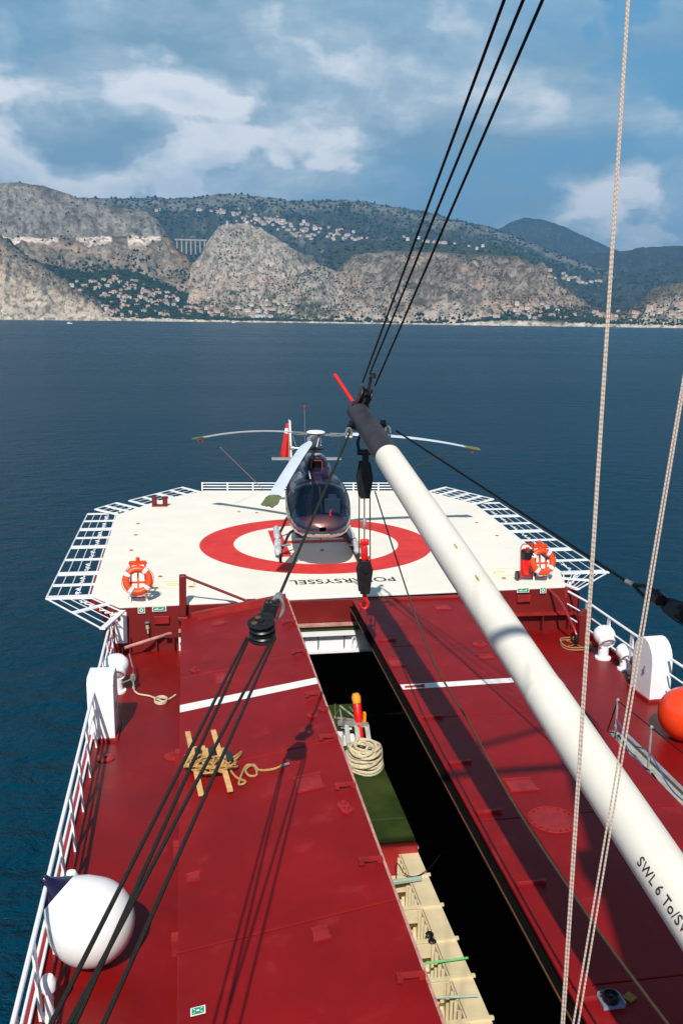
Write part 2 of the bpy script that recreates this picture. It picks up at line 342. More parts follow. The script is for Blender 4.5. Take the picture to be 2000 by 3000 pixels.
azs = np.radians(np.arange(-42.0, 62.0, 0.10))
rs = np.concatenate([np.arange(2900, 3500, 9.0), np.arange(3500, 4400, 22.0), np.arange(4400, 8400, 75.0)])
NA, NR = len(azs), len(rs)
names = list(LAY)
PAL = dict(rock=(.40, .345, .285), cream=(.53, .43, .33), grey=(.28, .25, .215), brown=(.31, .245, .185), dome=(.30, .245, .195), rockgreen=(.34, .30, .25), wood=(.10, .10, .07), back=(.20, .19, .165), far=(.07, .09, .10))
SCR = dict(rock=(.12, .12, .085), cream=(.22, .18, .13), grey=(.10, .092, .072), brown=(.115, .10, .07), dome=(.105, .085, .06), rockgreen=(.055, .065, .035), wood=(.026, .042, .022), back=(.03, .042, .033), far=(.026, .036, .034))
def terr(az, r, full=True):
    """ground height of the far coast at bearing az (radians) and range r (metres)"""
    X = math.sin(az)*r; Y = math.cos(az)*r
    best = SEA-3; bl = None
    n1 = mn.fractal(Vector((X/520, Y/520, 1.7)), 1.0, 2.1, 5)
    wob = 55*mn.noise(Vector((X/330, Y/330, 5.1)))+25*mn.noise(Vector((X/110, Y/110, 2.1)))
    n2 = abs(mn.fractal(Vector((X/150+3, Y/150, .3)), .9, 2.2, 6))
    gw = 30*mn.noise(Vector((X/170, Y/170, 9.1))); ga = az*r+gw
    n5 = abs(mn.fractal(Vector((ga/62, r/420, 3.3)), .7, 2.2, 4))
    n4 = abs(mn.fractal(Vector((X/55+3, Y/80, 7.3)), .8, 2.2, 4))
    for k in names:
        l = LAY[k]
        if az < l['az'][0]-.05 or az > l['az'][-1]+.05: continue
        H = float(np.interp(az, l['az'], l['H']))
        if az < l['az'][0]: H = H*(1-(l['az'][0]-az)/.05)
        if az > l['az'][-1]: H = H*(1-(az-l['az'][-1])/.05)
        t = (r-l['rf']+wob*.4)/(l['rr']-l['rf'])
        if t <= 0: continue
        if t < 1: h = H*t**l['g']; q = math.sin(min(1, t)*math.pi)**.5
        else: h = H-(r-l['rr'])*(.35); q = .12
        h += q*l['amp']*((n1*.12)*max(H, 30)+(n2-.35)*58*min(1, H/140)+(n4-.3)*26*l['rock']*min(1, H/100)+(n5-.25)*(20+34*l['rock'])*min(1, H/110))
        if t >= 1: h += l['amp']*(n2-.4)*5
        if h > best: best = h; bl = k
    best = max(best, SEA+6.5*min(1, max(0, (r-2943)/26))-2.5+2.0*n1) if r > 2935 else best
    return best, bl
hs = np.zeros((NR, NA)); ls = np.empty((NR, NA), dtype=object)
for i, r in enumerate(rs):
    for j, a in enumerate(azs): hs[i, j], ls[i, j] = terr(a, r)
V = []; Cc = []
for i, r in enumerate(rs):
    for j, a in enumerate(azs):
        z = hs[i, j]; X = math.sin(a)*r; Y = math.cos(a)*r; V.append((X, Y, z)); k = ls[i, j]
        if k is None: Cc.append((.55, .48, .38, 1)); continue
        l = LAY[k]; H = float(np.interp(a, l['az'], l['H'])); t = (z+4)/max(H, 20)
        j0 = min(j+1, NA-1); i0 = min(i+1, NR-1)
        slope = abs(hs[i0, j]-z)/max(1, rs[i0]-r)+.7*abs(hs[i, j0]-z)/max(1, r*.0017)
        n = mn.fractal(Vector((X/95, Y/95, z/60)), .85, 2.1, 6); n3 = mn.fractal(Vector((X/260+9, Y/260, z/200)), 1, 2.1, 4)
        n6 = mn.fractal(Vector((X/34, Y/60, z/16)), .75, 2.1, 4)
        rk = l['rock']*.9+n*.62+n6*.42+(slope-.9)*.30+n3*.30
        if l['alb'] == 'cream' and t > .5: rk -= .5*(t-.5)/.5+.1
        if l['alb'] == 'rockgreen': rk += (.25-t)*-.6
        if l['alb'] == 'back': rk += .85*math.exp(-((t-.92)/.07)**2)-.25*math.exp(-((t-.55)/.2)**2)
        if l['alb'] == 'dome': rk += .35*math.exp(-((t-.12)/.12)**2)+(.35 if a < math.radians(11.5) else 0)-.12
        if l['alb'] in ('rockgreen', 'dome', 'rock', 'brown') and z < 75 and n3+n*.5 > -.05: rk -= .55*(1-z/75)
        rk = max(0, min(1, (rk-.5)*1.35+.5)); rk = rk*rk*(3-2*rk)
        A, B = PAL[l['alb']], SCR[l['alb']]
        if l['alb'] == 'cream' and t > .45:
            f_ = min(1, (t-.45)/.3); A = [A[q]*(1-f_)+PAL['brown'][q]*f_ for q in range(3)]; B = [B[q]*(1-f_)+SCR['brown'][q]*f_ for q in range(3)]
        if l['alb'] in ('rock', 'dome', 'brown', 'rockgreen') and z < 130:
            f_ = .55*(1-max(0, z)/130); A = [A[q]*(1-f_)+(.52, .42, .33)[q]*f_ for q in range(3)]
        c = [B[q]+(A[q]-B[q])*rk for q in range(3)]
        if l['alb'] in ('cream', 'rock', 'dome', 'brown', 'rockgreen') and n3 > .0:
            w = min(1, (n3-.05)*2.5)*.35; c = [c[0]*(1+.35*w), c[1]*(1+.02*w), c[2]*(1-.14*w)]
        if z < SEA+13 and r < 3010: c = [.58, .50, .40]
        # pale cut of the coast road along the top of the lower slope
        if k in ('road_slope', 'left_mountain') and abs(r-3292*RS) < 52 and a < math.radians(-1.2) and mn.noise(Vector((X/90, 3, 0))) > -.24: c = [.74, .61, .50]
        Cc.append((*c, 1))
faces = [(i*NA+j, i*NA+j+1, (i+1)*NA+j+1, (i+1)*NA+j) for i in range(NR-1) for j in range(NA-1)]
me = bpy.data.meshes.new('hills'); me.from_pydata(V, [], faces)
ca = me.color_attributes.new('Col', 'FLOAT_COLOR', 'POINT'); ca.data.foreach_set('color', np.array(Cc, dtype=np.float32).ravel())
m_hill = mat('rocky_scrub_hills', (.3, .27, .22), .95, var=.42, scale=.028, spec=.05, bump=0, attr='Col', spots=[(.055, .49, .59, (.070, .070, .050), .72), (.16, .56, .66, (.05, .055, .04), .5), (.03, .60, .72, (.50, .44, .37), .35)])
nb = m_hill.node_tree.nodes; bp = nb.new('ShaderNodeBump'); bp.inputs['Distance'].default_value = 14; bp.inputs['Strength'].default_value = .9
tn = nb.new('ShaderNodeTexNoise'); tn.inputs['Scale'].default_value = .035; tn.inputs['Detail'].default_value = 6; tn.inputs['Roughness'].default_value = .65
cx = nb.new('ShaderNodeTexCoord'); m_hill.node_tree.links.new(cx.outputs['Object'], tn.inputs['Vector']); m_hill.node_tree.links.new(tn.outputs['Fac'], bp.inputs['Height'])
m_hill.node_tree.links.new(bp.outputs[0], nb['Principled BSDF'].inputs['Normal'])
me.materials.append(m_hill); me.shade_smooth()
hills = bpy.data.objects.new('hills', me); COL.objects.link(hills); struct(hills)
def hgrid(az, r):
    j = (az-azs[0])/(azs[1]-azs[0]); i = float(np.interp(r, rs, np.arange(NR)))
    j = max(0, min(NA-2, j)); j0 = int(j); i0 = min(NR-2, int(i)); fj = j-j0; fi = i-i0
    return (hs[i0, j0]*(1-fi)+hs[i0+1, j0]*fi)*(1-fj)+(hs[i0, j0+1]*(1-fi)+hs[i0+1, j0+1]*fi)*fj
def land(px, py):
    """where the sight line through a photo point first meets the far coast"""
    d = ray(px, py); az = math.atan2(d.x, d.y); s = d.z/math.hypot(d.x, d.y); r = 2930.0
    while r < 8000:
        if hgrid(az, r) >= CAM.z+s*r: return Vector((math.sin(az)*r, math.cos(az)*r, hgrid(az, r))), r
        r += 6 if r < 3600 else 20
    return None, None
# distant woodland: leafy clumps over the green slopes, one uncountable mass
rng = random.Random(3); wv = MB(); OCT = [(1, 0, 0), (-1, 0, 0), (0, 1, 0), (0, -1, 0), (0, 0, 1), (0, 0, -1)]; OF = [(0, 2, 4), (2, 1, 4), (1, 3, 4), (3, 0, 4), (2, 0, 5), (1, 2, 5), (3, 1, 5), (0, 3, 5)]
def clump(X, Y, z, s): wv.add([(X+a*s*rng.uniform(.6, 1.3), Y+b*s*rng.uniform(.6, 1.3), z+s*.5+c*s*rng.uniform(.6, 1.2)) for a, b, c in OCT], OF)
DENS = dict(village_slope=1.0, plateau=.8, mid_spur=.40, right_hillock=.55, back=.55, right_cliff=.3, far_right=.3, rock_hill=.16, road_slope=.24, left_mountain=.14, dome=.16, left_bluff=.10, peak=.2)
for _ in range(42000):
    a = rng.uniform(azs[0], azs[-1]) if rng.random() < .3 else rng.uniform(R_(-12), R_(32)); r = rng.choice([rng.uniform(2950, 3400), rng.uniform(2950, 3400), rng.uniform(3400, 5600)])
    j = int((a-azs[0])/(azs[1]-azs[0])); i = int(np.interp(r, rs, np.arange(NR))); k = ls[min(i, NR-1), min(j, NA-1)]
    X, Y = math.sin(a)*r, math.cos(a)*r
    if k is None:
        if r > 2965 and mn.noise(Vector((X/60, Y/60, 0))) > .0: clump(X, Y, hgrid(a, r), rng.uniform(3, 6))
        continue
    d = DENS.get(k, 0)+.45*mn.noise(Vector((X/120, Y/120, 4)))
    if hgrid(a, r) < 55 and k not in ('left_bluff',): d += .45
    if rng.random() < d: clump(X, Y, hgrid(a, r), rng.uniform(3.5, 7.0)*(1 if r < 3600 else 1.5)*(.55 if LAY[k]['rock'] > .5 else 1))
wo_ = wv.build('distant_woodland', m_leaf, fix=False); wo_['kind'] = 'stuff'; wo_['label'] = 'dark green pine and garden woodland spread over the far coastal slopes'
# houses of the far coast
def house_mesh(w, d, h, roofh, wm):
    m = MB(); m.box((0, 0, h/2-1.5), (w, d, h+3)); rw, rd = w/2+.5, d/2+.5; k = .35*w
    m.add([(-rw, -rd, h), (rw, -rd, h), (rw, rd, h), (-rw, rd, h), (-k, 0, h+roofh), (k, 0, h+roofh)], [(0, 1, 5, 4), (1, 2, 5), (2, 3, 4, 5), (3, 0, 4), (3, 2, 1, 0)], 1)
    for sx in (-.3, .05, .32): m.box((sx*w, -d/2-.05, h*.55), (w*.1, .16, h*.3), mi=2)
    me = bpy.data.meshes.new('villa'); me.from_pydata(m.v, [], m.f)
    for q in (wm, m_roof, m_dark): me.materials.append(q)
    for p, i in zip(me.polygons, m.m): p.material_index = i
    return me
HM = [house_mesh(14, 11, 6.5, 2.4, m_house), house_mesh(18, 12, 8, 2.6, m_house2), house_mesh(11, 10, 6, 2.2, m_house2), house_mesh(22, 12, 7, 2.2, m_house), house_mesh(13, 12, 10, 2, m_house2)]
HN = 0
def houses(poly, n, label, group, smin=.8, smax=1.25, seed=1):
    global HN
    q = random.Random(seed); xs = [p[0] for p in poly]; ys = [p[1] for p in poly]; c = 0; tries = 0; placed = []
    while c < n and tries < n*30:
        tries += 1; x = q.uniform(min(xs), max(xs)); y = q.uniform(min(ys), max(ys)); ins = False
        for i in range(len(poly)):
            (x1, y1), (x2, y2) = poly[i], poly[i-1]
            if (y1 > y) != (y2 > y) and x < (x2-x1)*(y-y1)/(y2-y1)+x1: ins = not ins
        if not ins or any(abs(x-a)+1.6*abs(y-b) < 9 for a, b in placed): continue
        P, r = land(x, y)
        if P is None: continue
        placed.append((x, y)); o = bpy.data.objects.new('villa', q.choice(HM)); COL.objects.link(o); o.location = P+Vector((0, 0, .5))
        o.rotation_euler = (0, 0, q.uniform(-.7, .7)); s = .82*q.uniform(smin, smax)*(r/3000)**.5; o.scale = (s, s, s)
        tag(o, label, 'house', group); c += 1; HN += 1
houses([(195, 838), (290, 818), (350, 812), (440, 840), (540, 880), (640, 910), (660, 928), (300, 928), (290, 880)], 135, 'small pale villa among dark trees in the village on the left shore slope', 'villas in the left shore village', seed=4)
houses([(690, 890), (760, 880), (830, 890), (900, 905), (960, 920), (950, 934), (700, 934)], 22, 'pale villa behind the beach right of the left shore village', 'villas behind the middle beach', seed=5)
houses([(620, 615), (760, 625), (900, 660), (1060, 685), (1090, 702), (1010, 712), (850, 700), (780, 660), (640, 640)], 85, 'pale house in the high village scattered over the wooded slope behind the rocky hill', 'houses of the high village', seed=6)
houses([(655, 646), (760, 650), (775, 668), (660, 664)], 12, 'pale stone house of the old village on top of the pointed rocky hill', 'houses on the rocky hilltop', .6, .9, seed=7)
houses([(1170, 695), (1330, 712), (1450, 730), (1450, 738), (1170, 706)], 12, 'white house on the green edge above the big rounded dome hill', 'houses above the dome hill', seed=8)
houses([(1410, 925), (1480, 898), (1560, 890), (1640, 905), (1700, 925), (1690, 938), (1420, 938)], 30, 'pale house on the green hillock at the foot of the dome hill', 'houses on the right hillock', seed=9)
houses([(1600, 790), (1700, 815), (1760, 825), (1750, 838), (1610, 820)], 16, 'far pale house on the dark wooded slope right of the dome hill', 'houses on the dark right slope', seed=10)
houses([(1740, 915), (1860, 915), (1990, 895), (1998, 945), (1760, 940)], 26, 'pale house on the shore at the far right below the light cliff', 'houses on the far right shore', seed=11)
houses([(440, 612), (520, 618), (620, 612), (760, 617), (760, 622), (440, 622)], 9, 'small white house high on the dark slope under the long skyline ridge', 'houses under the skyline ridge', seed=12)
# viaduct in the gap between the two rocky hills
P0, _ = land(508, 704); P1, _ = land(608, 700)
va = PY(512, 703, 3560.0); vb = PY(606, 703, 3560.0); va.z = vb.z = (va.z+vb.z)/2
vt = thing('viaduct', 'pale road viaduct on tall slender piers across the gap between rocky hills', 'viaduct', ((va+vb)/2)-Vector((0, 0, 60)))
MB().bar(va, vb, 9, 5).build('road_deck', m_stone, vt)
for k in range(7):
    p = va.lerp(vb, (k+.5)/7); g = 34-20*abs((k-3)/3)**2
    m = MB(); m.box((p.x, p.y, p.z-2.5-g/2-8), (4.6, 6, g+16)); m.box((p.x, p.y, p.z-3.6), (9, 7, 2.2)); m.build('pier', m_stone, vt)
# beach building and two far boats
P, r = land(762, 931)
if P:
    t = thing('beach_building', 'low white flat roofed building standing on the middle beach', 'building', P)
    MB().box((P.x, P.y, P.z+4), (34, 14, 10)).build('wall', m_house2, t); MB().box((P.x, P.y, P.z+9.5), (37, 17, 1.2)).build('roof', m_house2, t)
def boat(px, py, ln, label, wake):
    P = PZ(px, py, SEA); t = thing('motor_boat', label, 'boat', P)
    h = MB(); w = ln*.15; pr = [(-ln/2, -w), (ln*.2, -w), (ln/2, 0), (ln*.2, w), (-ln/2, w)]
    h.prism([(P.x+a, P.y+b) for a, b in pr], P.z-.3, P.z+ln*.13); h.build('hull', m_white, t)
    MB().box((P.x-ln*.08, P.y, P.z+ln*.2), (ln*.38, w*1.3, ln*.15)).build('cabin', m_white, t)
    MB().box((P.x-ln*.02, P.y-w*.66, P.z+ln*.21), (ln*.28, .1, ln*.06)).build('window', m_navy, t)
    if wake:
        k = MB(); k.add([(P.x+wake, P.y-3, SEA+.05), (P.x+wake, P.y+3, SEA+.05), (P.x, P.y+1.5, SEA+.05), (P.x, P.y-1.5, SEA+.05)], [(0, 1, 2, 3)])
        o = k.build('wake', m_white); o['kind'] = 'stuff'; o['label'] = 'white foam wake trailing behind the small boat'
boat(205, 948, 9, 'small white motor boat alone on the sea at left', 0)
boat(684, 946, 10, 'tiny white speedboat with a foam wake below the village shore', 22)
# the air over the sea
hz = MB().box((0, 3700, 520), (18600, 10900, 1055)); 
m_haze = bpy.data.materials.new('sea_haze'); m_haze.use_nodes = True; q = m_haze.node_tree; q.nodes.clear()
pv = q.nodes.new('ShaderNodeVolumePrincipled'); pv.inputs['Color'].default_value = (.22, .58, 1, 1); pv.inputs['Density'].default_value = 0.000092; pv.inputs['Anisotropy'].default_value = .2
om = q.nodes.new('ShaderNodeOutputMaterial'); q.links.new(pv.outputs[0], om.inputs['Volume'])
ho = hz.build('haze', m_haze); ho['kind'] = 'stuff'; ho['label'] = 'thin blue sea haze filling the air to the coast'
# ---------------------------------------------------------------- the ship
HD = 1.17; DL, DRt = -1.95, 10.12
ship = thing('ship', 'red decked ship with a white helicopter platform, an open hold and cream cargo boom', 'ship', (4.0, 14, 0))
HX0, HX1, HY0, HY1 = -.18, 7.05, 4.6, 21.55
m = MB()
m.box(((DL+HX0)/2, 12.6, -.06), (HX0-DL, 20.8, .12)); m.box(((HX1+DRt)/2, 12.6, -.06), (DRt-HX1, 20.8, .12))
m.box(((HX0+HX1)/2, (2.2+HY0)/2, -.062), (HX1-HX0, HY0-2.2, .12)); m.build('main_deck', m_reddeck, ship)
# hatch coaming
m = MB(); cz = .78
m.box((HX0+.04, (HY0+HY1)/2, cz/2-.2), (.08, HY1-HY0, cz+.4)); m.box((HX1-.04, (HY0+HY1)/2, cz/2-.2), (.08, HY1-HY0, cz+.4))
m.box(((HX0+HX1)/2, HY0, cz/2-.2), (HX1-HX0, .08, cz+.4)); m.build('hatch_coaming', m_redbul, ship)
# hull sides and the hold lining
m = MB()
hp = [(DL, 1.5), (DL, 22.6), (DL-.35, 24), (DL-.3, 32), (-.8, 34.5), (.9, 36.2), (9.2, 35.4), (10.5, 32.6), (10.2, 23), (DRt, 22), (DRt, 1.5)]
for i in range(len(hp)):
    a, b = hp[i], hp[(i+1) % len(hp)]
    m.add([(a[0], a[1], -.02), (b[0], b[1], -.02), (b[0]*.97+.12, b[1], SEA-1.2), (a[0]*.97+.12, a[1], SEA-1.2)], [(0, 1, 2, 3)])
hl = m.build('hull', m_hull, ship)
m = MB()   # hull side above deck level under the helideck
for i in range(1, 9):
    a, b = hp[i], hp[i+1]; m.add([(a[0], a[1], -.02), (b[0], b[1], -.02), (b[0], b[1], HD-.26), (a[0], a[1], HD-.26)], [(0, 1, 2, 3)])
m.build('side_plating', m_hull, ship)
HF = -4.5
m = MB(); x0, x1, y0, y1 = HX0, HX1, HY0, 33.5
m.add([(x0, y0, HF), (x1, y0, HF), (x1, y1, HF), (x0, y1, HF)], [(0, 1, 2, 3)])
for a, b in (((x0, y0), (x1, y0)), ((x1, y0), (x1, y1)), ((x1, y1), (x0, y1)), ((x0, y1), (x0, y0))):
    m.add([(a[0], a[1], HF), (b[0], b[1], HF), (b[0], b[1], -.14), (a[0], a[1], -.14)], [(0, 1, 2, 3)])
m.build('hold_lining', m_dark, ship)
# end of the hold: lit beam and ledge under the platform
m = MB(); m.box((3.3, 21.60, .07), (7.2, .10, .42)); m.box((3.3, 21.50, .30), (7.2, .22, .07)); m.box((3.3, 21.52, -.17), (7.2, .16, .07)); m.build('hold_end_beam', m_white, ship)
m = MB(); m.box((3.3, 21.60, .42), (7.2, .14, .10)); m.build('green_ledge', m_green, ship)
m = MB(); m.box((3.3, 21.52, .52), (7.2, .16, .05)); m.build('pink_ledge', m_edge, ship)
for x in (2.75, 3.1, 3.75): MB().box((x, 21.53, .04), (.035, .04, .4)).build('beam_rib', m_zinc, ship)
tt = MB(); tt.tube([(4.0+.06*math.cos(a), 21.47, .03+.17*math.sin(a)) for a in np.linspace(0, 6.283, 13)[:-1]], .022, 6, closed=True); tt.build('lashing_ring', m_white, ship)
# bulkhead under the platform edge
m = MB(); m.box((3.3, 21.66, .83), (7.2, .07, .56)); m.bar((DL+.05, 21.66, .55), (HX0+.02, 21.70, .55), .08, 1.10); m.bar((HX1-.05, 21.92, .55), (DRt-.1, 22.0, .55), .08, 1.10)
m.box((HX1-.02, 21.80, .55), (.08, .28, 1.10)); m.bar((DL+.02, 21.68, .55), (DL+.02, 24, .55), .06, 1.1); m.bar((DRt-.08, 22.0, .55), (DRt+.05, 24, .55), .06, 1.1); m.build('bulkhead', m_redbul, ship)
MB().bar((HX1+.1, 21.80, .50), (DRt-.15, 21.86, .44), .22, .035).build('ledge', m_edge if False else m_red2, ship)
for k in range(4): MB().box((7.6+.72*k, 21.82, .24), (.03, .16, .48)).build('stiffener', m_redbul, ship)
for k in range(2): MB().box((-1.45+.62*k, 21.58, .2), (.03, .12, .4)).build('stiffener', m_redbul, ship)
# helicopter platform
HP = [PZ(*p, HD) for p in ((350, 1775), (267, 1742), (341, 1508), (470, 1465), (600, 1437), (1245, 1437), (1389, 1475), (1506, 1565), (1639, 1672), (1650, 1713))]
HP = [(p.x, p.y) for p in HP]; HP = [(-1.68, 21.62)]+HP[1:-1]+[(9.68, 21.95)]
hd = MB().prism(HP, HD-.07, HD).build('helicopter_platform', m_hel, ship, bevel=.02)
m = MB()
for i in range(len(HP)-1):
    a, b = Vector((*HP[i], 0)), Vector((*HP[(i+1) % len(HP)], 0)); d = (b-a).normalized(); nrm = Vector((-d.y, d.x, 0)) if i else Vector((0, -1, 0))
    c = Vector((4, 28, 0)); 
    if i and (a-c).dot(nrm) < 0: nrm = -nrm
    a2, b2 = a+nrm*.035, b+nrm*.035; m.bar((a2.x, a2.y, HD-.21), (b2.x, b2.y, HD-.21), .06, .27)
m.build('platform_rim', m_red2, hd)
def ringm(c, r0, r1, z, n=96):
    m = MB(); vs = []; 
    for k in range(n):
        a = 2*math.pi*k/n
        for r in (r0, r1): vs.append((c[0]+r*math.cos(a), c[1]+r*math.sin(a), z))
    return m.add(vs, [(2*k, 2*k+1, (2*k+3) % (2*n), (2*k+2) % (2*n)) for k in range(n)])
ringm((3.85, 27.35), 2.52, 3.55, HD+.004).build('landing_circle', m_mark, hd)
hm = MB()
for x in (2.72, 4.98): hm.add([(x-.2, 25.78, HD+.004), (x+.2, 25.78, HD+.004), (x+.2, 29.2, HD+.004), (x-.2, 29.2, HD+.004)], [(0, 1, 2, 3)])
hm.add([(2.92, 27.35, HD+.004), (4.78, 27.35, HD+.004), (4.78, 27.72, HD+.004), (2.92, 27.72, HD+.004)], [(0, 1, 2, 3)]); hm.build('letter_h', m_mark, hd)
def text(body, size, name, m, parent, mtx, extr=.0, spacing=1.0, sx=1.0, bold=0):
    cu = bpy.data.curves.new(name, 'FONT'); cu.body = body; cu.size = size; cu.extrude = extr; cu.space_character = spacing; cu.align_x = 'CENTER'; cu.align_y = 'CENTER'; cu.offset = bold
    o = bpy.data.objects.new('tmp', cu); me = bpy.data.meshes.new_from_object(o); me.name = name; bpy.data.objects.remove(o); bpy.data.curves.remove(cu)
    me.materials.clear(); me.materials.append(m)
    off = Vector(WLOC.get(parent.name, parent.location)) if parent.name not in LOCAL else Vector((0, 0, 0))
    me.transform(Matrix.Diagonal((sx, 1, 1, 1))); me.transform(mtx); me.transform(Matrix.Translation(-off))
    ob = bpy.data.objects.new(name, me); COL.objects.link(ob); ob.parent = parent; WLOC[ob.name] = tuple(off); 
    if parent.name in LOCAL: LOCAL.add(ob.name)
    return ob
text('POLARSYSSEL', .56, 'ship_lettering', m_text, hd, Matrix.Translation((3.98, 23.12, HD+.005)) @ Matrix.Rotation(R_(180.5), 4, 'Z'), spacing=1.05, sx=.80, bold=.008)
# small deck fittings on the platform
m_rsock = mat('rusty_socket', (.45, .14, .05), .7); m_rframe = mat('rust_stained_frame', (.70, .55, .34), .7)
for px, py in ((405, 1535), (398, 1568), (385, 1613), (700, 1500), (752, 1503), (1455, 1570), (1395, 1532), (1345, 1760-40), (470, 1690), (560, 1720), (943, 1612), (1475, 1695)):
    p = PZ(px, py, HD); MB().lathe([(.06, 0), (.06, .02), (.03, .03)], (p.x, p.y, HD), n=10).build('tie_down_socket', m_rsock, hd, smooth=True)
for x0_, y0_, w_, h_ in ((-.95, 22.9, 1.05, .62), (7.85, 23.0, 1.25, .7)):
    m = MB()
    for a, b in (((0, 0), (w_, 0)), ((w_, 0), (w_, h_)), ((w_, h_), (0, h_)), ((0, h_), (0, 0))): m.bar((x0_+a[0], y0_+a[1], HD+.01), (x0_+b[0], y0_+b[1], HD+.01), .03, .02)
    m.box((x0_+.5, y0_+.3, HD+.03), (.3, .05, .05)); m.build('flush_hatch_frame', m_rframe, hd)

# ---- hatch covers
cl = thing('hatch_cover', 'red steel hatch cover on the left, tilted up toward the open hold', 'hatch cover', (1.0, 14, .9), 'steel hatch covers')
LX0, LX1, LZ0, LZ1, LY0, LY1 = -.235, 2.30, .87, 1.30, 5.0, 21.35
def lz(x): return LZ0+(LZ1-LZ0)*(x-LX0)/(LX1-LX0)
def slab(y0, y1, x0, x1, zt, th, mb):
    vs = [(x0, y0, zt(x0)), (x1, y0, zt(x1)), (x1, y1, zt(x1)), (x0, y1, zt(x0))]; vs += [(a, b, c-th) for a, b, c in vs]
    return mb.add(vs, [(0, 1, 2, 3), (7, 6, 5, 4), (0, 4, 5, 1), (1, 5, 6, 2), (2, 6, 7, 3), (3, 7, 4, 0)])
pl = MB()
for a, b in ((5.0, 9.35), (9.37, 13.6), (13.62, 17.6), (17.62, 21.35)): slab(a, b, LX0, LX1, lz, .30, pl)
pl.build('panel', m_red, cl, bevel=.012)
ed = MB(); slab(5.0, 21.34, LX1, LX1+.035, lambda x: LZ1-.012, .24, ed); ed.build('edge_strip', m_edge, cl)  # paler pink strip: light on the inner side face put into its colour
fr = MB(); fr.bar((LX0+.25, 21.28, lz(LX0+.25)+.06), (LX1-.03, 21.28, LZ1+.06), .13, .12); fr.bar((.15, 21.12, lz(.15)+.012), (2.2, 21.12, lz(2.2)+.012), .2, .03); fr.build('end_flange', m_red2, cl)
st = MB(); st.add([(LX0, 15.95, LZ0+.004), (LX1, 15.93, LZ1+.004), (LX1, 16.22, LZ1+.004), (LX0, 16.28, LZ0+.004)], [(0, 1, 2, 3)])
st.add([(LX0-.004, 15.95, LZ0), (LX0-.004, 16.28, LZ0), (LX0-.004, 16.2, LZ0-.18), (LX0-.004, 16.1, LZ0-.18)], [(0, 1, 2, 3)]); st.build('white_stripe', m_stripe, cl)
def cleat(x, y, z, parent, s=1.0):
    m = MB(); m.bar((x-.26*s, y-.01, z+.05), (x, y, z+.04), .035, .05); m.box((x-.26*s, y-.01, z+.03), (.06, .10, .06)); m.box((x-.02, y, z+.02), (.07, .07, .05)); m.build('cleat', m_red2, parent)
for y in (8.05, 10.15, 12.05, 13.65, 15.4, 17.6, 19.5): cleat(LX1-.02, y, LZ1, cl)
def frame_mark(px, py, w, h, zf, parent, n='weld_bracket'):
    p = PZ(px, py, 1.1); x, y = p.x, p.y; m = MB()
    for dy in ((-h/2, h/2) if h else (0,)): m.bar((x-w/2, y+dy, zf(x-w/2)+.012), (x+w/2, y+dy, zf(x+w/2)+.012), .025, .024)
    if h: m.box((x, y, zf(x)+.004), (w*.9, h*.9, .010), mt=Matrix.Rotation(-math.atan2(zf(x+.5)-zf(x-.5), 1.0), 3, 'Y')); m.build(n, m_red2, parent)
for a in ((640, 1815, .32, .3), (655, 1975, .33, .45), (905, 2310, .42, .42), (940, 2745, .2, .2), (566, 2530, .18, .16)): frame_mark(*a, lz, cl)
for px, py in ((572, 1948), (1015, 2415), (1005, 2400), (915, 2130), (947, 2115)):
    p = PZ(px, py, 1.05); z = lz(p.x); MB().lathe([(.09, 0), (.09, .02), (.035, .03), (.035, .07)], (p.x, p.y, z), n=14).build('lifting_socket', m_red2, cl, smooth=True)
for px, py in ((524, 2505), (524, 2783), (524, 2230)):
    p = PZ(px, py, .7); MB().box((LX0-.03, p.y, .78), (.08, .16, .2)).build('hinge', m_red2, cl)
cr = thing('hatch_cover', 'red steel hatch cover lying flat right of the open hold under the boom', 'hatch cover', (5.4, 14, 1.0), 'steel hatch covers')
RX0, RX1, RZ = 3.80, 6.95, 1.10
pl = MB()
for a, b in ((5.0, 7.9), (7.92, 11.2), (11.22, 14.6), (14.62, 18.2), (18.22, 21.6)):
    f0 = RX0+.012*(a-8); f1 = RX0+.012*(b-8); vs = [(f0, a, RZ), (RX1, a, RZ), (RX1, b, RZ), (f1, b, RZ)]; vs += [(x, y, z-.05) for x, y, z in vs]
    pl.add(vs, [(0, 1, 2, 3), (7, 6, 5, 4), (0, 4, 5, 1), (1, 5, 6, 2), (2, 6, 7, 3), (3, 7, 4, 0)])
pl.build('panel', m_red, cr, bevel=.008)
uf = MB(); f0, f1 = RX0+.012*(5-8)+.01, RX0+.012*(21.6-8)+.01; vs = [(f0, 5, RZ-.052), (RX1-.02, 5, RZ-.052), (RX1-.02, 21.58, RZ-.052), (f1, 21.58, RZ-.052)]; vs += [(x, y, z-.25) for x, y, z in vs]
uf.add(vs, [(0, 1, 2, 3), (7, 6, 5, 4), (0, 4, 5, 1), (1, 5, 6, 2), (2, 6, 7, 3), (3, 7, 4, 0)]); uf.build('underframe', m_dark, cr)  # near-black colour stands in for shade on the cover's inner side
lp = MB(); lp.bar((RX0-.045, 5, .97), (RX0+.115, 21.4, .97), .12, .07); lp.build('rubber_lip', m_dark, cr)
lp = MB(); lp.bar((RX0-.112, 5, .985), (RX0+.048, 21.3, .985), .012, .022); lp.build('rusty_lip_edge', mat('rusty_edge', (.15, .055, .014), .7), cr)
fr = MB(); fr.bar((5.0, 21.5, RZ+.03), (6.95, 21.5, RZ+.03), .12, .05); fr.box((6.85, 21.35, RZ+.05), (.3, .3, .1)); fr.build('end_flange', m_red2, cr)
